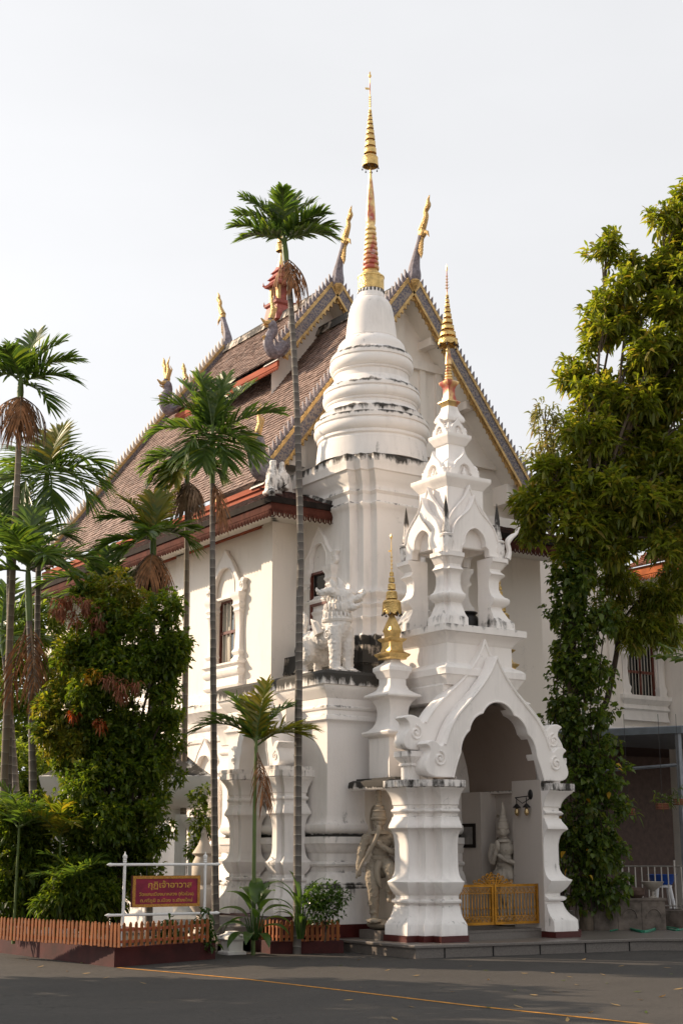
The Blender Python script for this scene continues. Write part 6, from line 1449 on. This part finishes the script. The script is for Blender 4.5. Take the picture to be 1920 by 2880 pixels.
tiles('roof_tiles', (ex-.08,2.0,8.97), (0,1,0), (1,0,.62), 6.0, 3.2, 'roof_tile_orange', wing, .20, .17, .03); slope_sheet([(ex-.08,2.0,8.95),(ex+3,2.0,8.95+1.86),(ex+3,8,8.95+1.86),(ex-.08,8,8.95)], 'roof_deck', 'roof_tile_dark', wing)
mb = MB(); mb.box(ex+.05,ex+1.2,2.0,8.0,8.70,8.72); mb.build('soffit', 'soffit', wing, 0)
mb = MB(); mb.box(ex+1.2,ex+1.4,2.0,8.0,0,8.72); mb.build('side_wall', 'plaster_wall', wing, 0)
# veranda made deep, with dark brown walls, so this part reads as shade
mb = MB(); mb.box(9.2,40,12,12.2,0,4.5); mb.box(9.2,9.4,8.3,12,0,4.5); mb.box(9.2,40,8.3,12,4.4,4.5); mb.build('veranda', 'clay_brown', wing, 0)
cn = thing('steel_canopy', (10.6,4.2,.2), 'grey steel canopy on thin posts beside the right wing', 'canopy')
mb = MB(); pl5 = [(9.75,5.7),(10.62,4.05),(16,3.0),(16,7.9),(9.0,7.9)]
mb.mold(pl5, [(0,4.25),(0,4.40),(-.02,4.42)]); mb.build('roof', 'grey_steel_roof', cn, 0)
for (x,y) in ((10.66,4.2),(9.75,6.0)):
    mb = MB(); mb.box(x-.05,x+.05,y-.05,y+.05,.2,4.26); mb.build('post', 'steel_grey', cn, 0)
mb = MB(); mb.tube([(9.7,6.0,3.45),(10.66,4.2,3.55),(14,3.4,3.6)], .04, 6); mb.build('beam', 'steel_grey', cn)
def at_thing(name, label, cat, px, py, z, group=None, d=None):
    p = gz(px,py,z) if d is None else at(px*1568/1920, py*1568/1920, d)
    if d is not None: p.z = z
    return thing(name, p, label, cat, group), p
# balustrade
t, p = at_thing('balustrade', 'thin steel balustrade in the shade under the canopy', 'railing', 1750, 2480, .55, d=29.5)
e = at(1935/1.2245, 2480/1.2245, 28.6); e.z = .55; dv2 = e-p
for k in range(11): q = p+dv2*(k/10); mb = MB(); mb.tube([q, q+Vector((0,0,.80 if k % 8 else .92))], .014 if k % 8 else .02, 6); mb.build('baluster', 'steel_rail', t)
for zz_ in (.05,.80): mb = MB(); mb.tube([p+Vector((0,0,zz_)), e+Vector((0,0,zz_))], .016, 6); mb.build('rail', 'steel_rail', t)
mb = MB(); c = (p+e)/2; dn = dv2.normalized(); mb.obox((c.x,c.y,.3), dn*(dv2.length/2), Vector((-dn.y,dn.x,0))*.15, (0,0,.22)); mb.build('base_wall', 'stone_box', t, 0)
# stool and basin
t, p = at_thing('plastic_stool', 'white plastic stool behind the balustrade', 'stool', 1862, 2505, .5, d=30.2)
for sx in (-1,1):
    for sy in (-1,1): mb = MB(); q = p+ux*(.12*sx)+uy*(.12*sy); q2 = p+ux*(.19*sx)+uy*(.19*sy); mb.tube([q+Vector((0,0,.45)), q2], [.035,.03], 6); mb.build('leg', 'plastic_white', t)
mb = MB(); mb.lathe(p.x,p.y,[(.19,p.z+.42),(.20,p.z+.46),(.17,p.z+.475)],16); mb.build('seat', 'plastic_white', t)
mb = MB(); mb.lathe(p.x,p.y,[(.20,p.z+.48),(.29,p.z+.66),(.31,p.z+.68),(.29,p.z+.68),(.19,p.z+.52)],24); tag(rebase(mb.build('basin', 'plastic_blue'), (p.x,p.y,p.z+.48)), 'blue plastic basin resting on the white stool', 'basin')
# carved stone box and pots
p = gz(1765,2615,.2); d0 = _rt*.62; d1 = _fw*.22
sbx = thing('stone_trough', p, 'long carved brown stone trough on the right of the platform', 'trough')
for k in (-1,0,1):
    mb = MB(); c = p+_rt*(k*.45); mb.obox((c.x,c.y,.2+.27), _rt*.222, _fw*.22, (0,0,.27)); mb.build('block', 'stone_box', sbx, 0)
    mb = MB(); f_ = c-_fw*.222; mb.tube([f_+_rt*(.14*math.cos(a))+Vector((0,0,.22+.17*math.sin(a))) for a in np.linspace(0,PI,14)], .014, 5); mb.build('carved_arch', 'stone_box', sbx)
mb = MB(); c = p+_rt*.0; mb.obox((c.x,c.y,.76), _rt*.70, _fw*.25, (0,0,.02)); mb.build('cap', 'stone_box', sbx, 0)
for (dx, prof, mt, lab, nm) in ((-.08,[(.05,.78),(.075,.80),(.09,.95),(.10,1.0),(.08,1.0),(.07,.95)],'pale_pot','pale tapered flower pot on the stone trough','flower_pot'),(.18,[(.10,.78),(.16,.84),(.17,.92),(.13,.97),(.10,.96)],'clay_brown','squat brown clay pot on the stone trough','clay_pot'),(.50,[(.09,.78),(.03,.82),(.025,.90),(.09,.95),(.18,1.02),(.22,1.08),(.20,1.08),(.10,1.0)],'pale_pot','pale pedestal bowl at the right end of the stone trough','bowl')):
    c = p+_rt*dx; mb = MB(); mb.lathe(c.x,c.y,prof,18); tag(rebase(mb.build(nm, mt), (c.x,c.y,.78)), lab, 'pot')
# stair rail right of the porch
a0 = gz(1655,2612,.2); rl_ = thing('stair_rail', a0, 'slim steel stair handrail right of the porch', 'railing')
b0 = a0+_rt*-.55+_fw*.5
for k in range(4):
    q = a0.lerp(b0, k/3); h0 = .05+.42*k/3; mb = MB(); mb.tube([Vector((q.x,q.y,.2)), Vector((q.x,q.y,.2+.86+h0*1.1))], .016, 6); mb.build('post', 'steel_rail', rl_)
for off in (.86, .30): mb = MB(); mb.tube([a0+Vector((0,0,off+.05)), b0+Vector((0,0,off+.52))], .016, 6); mb.build('rail', 'steel_rail', rl_)
mb = MB()
for k in range(3): mb.box(4.6,5.9,2.4+.3*k,4.0,.19,.2+.16*(k+1))
struct(mb.build('rear_steps', 'concrete', None, 0))
# hose, hanging baskets
mb = MB(); hp = [gz(1715,2618,.215), gz(1760,2612,.215), gz(1810,2622,.215), gz(1860,2610,.215), gz(1905,2616,.215), gz(1960,2600,.215)]
mb.tube([Vector(q) for q in cr(hp,8)], .014, 6); mb.tube([Vector(q)+Vector((.03,.02,.022)) for q in cr(hp[1:5],8)], .014, 6); tag(mb.build('garden_hose', 'hose_green'), 'green garden hose lying on the platform at the right', 'hose')
for (px, py, lab) in ((1765,2290,'left hanging orchid basket under the canopy'),(1862,2275,'middle hanging orchid basket under the canopy'),(1912,2262,'right hanging orchid basket beside the canopy post')):
    p = at(px/1.2245, py/1.2245, 28.0); t = thing('hanging_basket', p, lab, 'basket', 'orchid baskets under the canopy')
    mb = MB(); 
    for k in range(4): mb.tube([p+ux*(.13*math.cos(a))+uy*(.13*math.sin(a))+Vector((0,0,.03*k)) for a in np.linspace(0,2*PI,9)], .010, 5)
    mb.build('basket', 'terracotta', t)
    mb = MB(); mb.tube([p+Vector((0,0,.08)), Vector((p.x,p.y,4.25))], .006, 4); mb.build('wire', 'black_metal', t)
    foliage('leaves', [(np.array(p)+np.array([0,0,.15]), .16)], 10, 4, .18, .03, 'leaf_vine', t, .4, .6)
# fallen leaves
lfm = []
for k in range(4):
    mb = MB(); c_ = random.uniform(.2,.6)
    mb.add([(-.06,0,.004),(-.01,.022,.012*c_),(.03,.016,.02*c_),(.065,0,.03*c_),(.03,-.016,.018*c_),(-.01,-.022,.014*c_),(0,0,.003)],[(0,6,1),(1,6,2),(2,6,3),(3,6,4),(4,6,5),(5,6,0)])
    me = mb.mesh(); me.materials.append(MAT['leaf_fallen' if k < 3 else 'leaf_vine']); lfm.append(me)
spots = [(1010,2700),(958,2716),(1089,2729),(1170,2745),(1320,2718),(1365,2730),(1475,2738),(1553,2737),(1600,2748),(1584,2758),(1620,2770),(1694,2742),(1745,2718),(1790,2790),(1800,2812),(1730,2828),(1860,2804),(1885,2740),(1905,2782),(1372,2756),(1272,2790),(1446,2786),(1010,2776),(980,2814),(1156,2833),(1373,2834),(1458,2832),(1660,2848),(1595,2870),(1815,2848),(1874,2722),(1110,2867),(1500,2660),(1650,2675),(1720,2668),(114,2720),(78,2701),(230,2709),(243,2738),(298,2751),(403,2766),(458,2707),(642,2706),(190,2732),(1640,2700),(1705,2766),(1560,2790),(1500,2800)]
for i, (px, py) in enumerate(spots):
    p = gz(px,py,.004); o = bpy.data.objects.new('fallen_leaf', lfm[(i*7) % 4]); col.objects.link(o); o.location = p; o.rotation_euler = (random.uniform(-.2,.2),random.uniform(-.2,.2),random.uniform(0,6.28)); s_ = random.uniform(.6,1.25); o.scale = (s_,s_,s_)
    if (i*7) % 4 < 3: tag(o, 'dry fallen leaf lying on the asphalt court', 'leaf', 'dry fallen leaves')
    else: tag(o, 'green fallen leaf lying on the asphalt court', 'leaf', 'green fallen leaves')
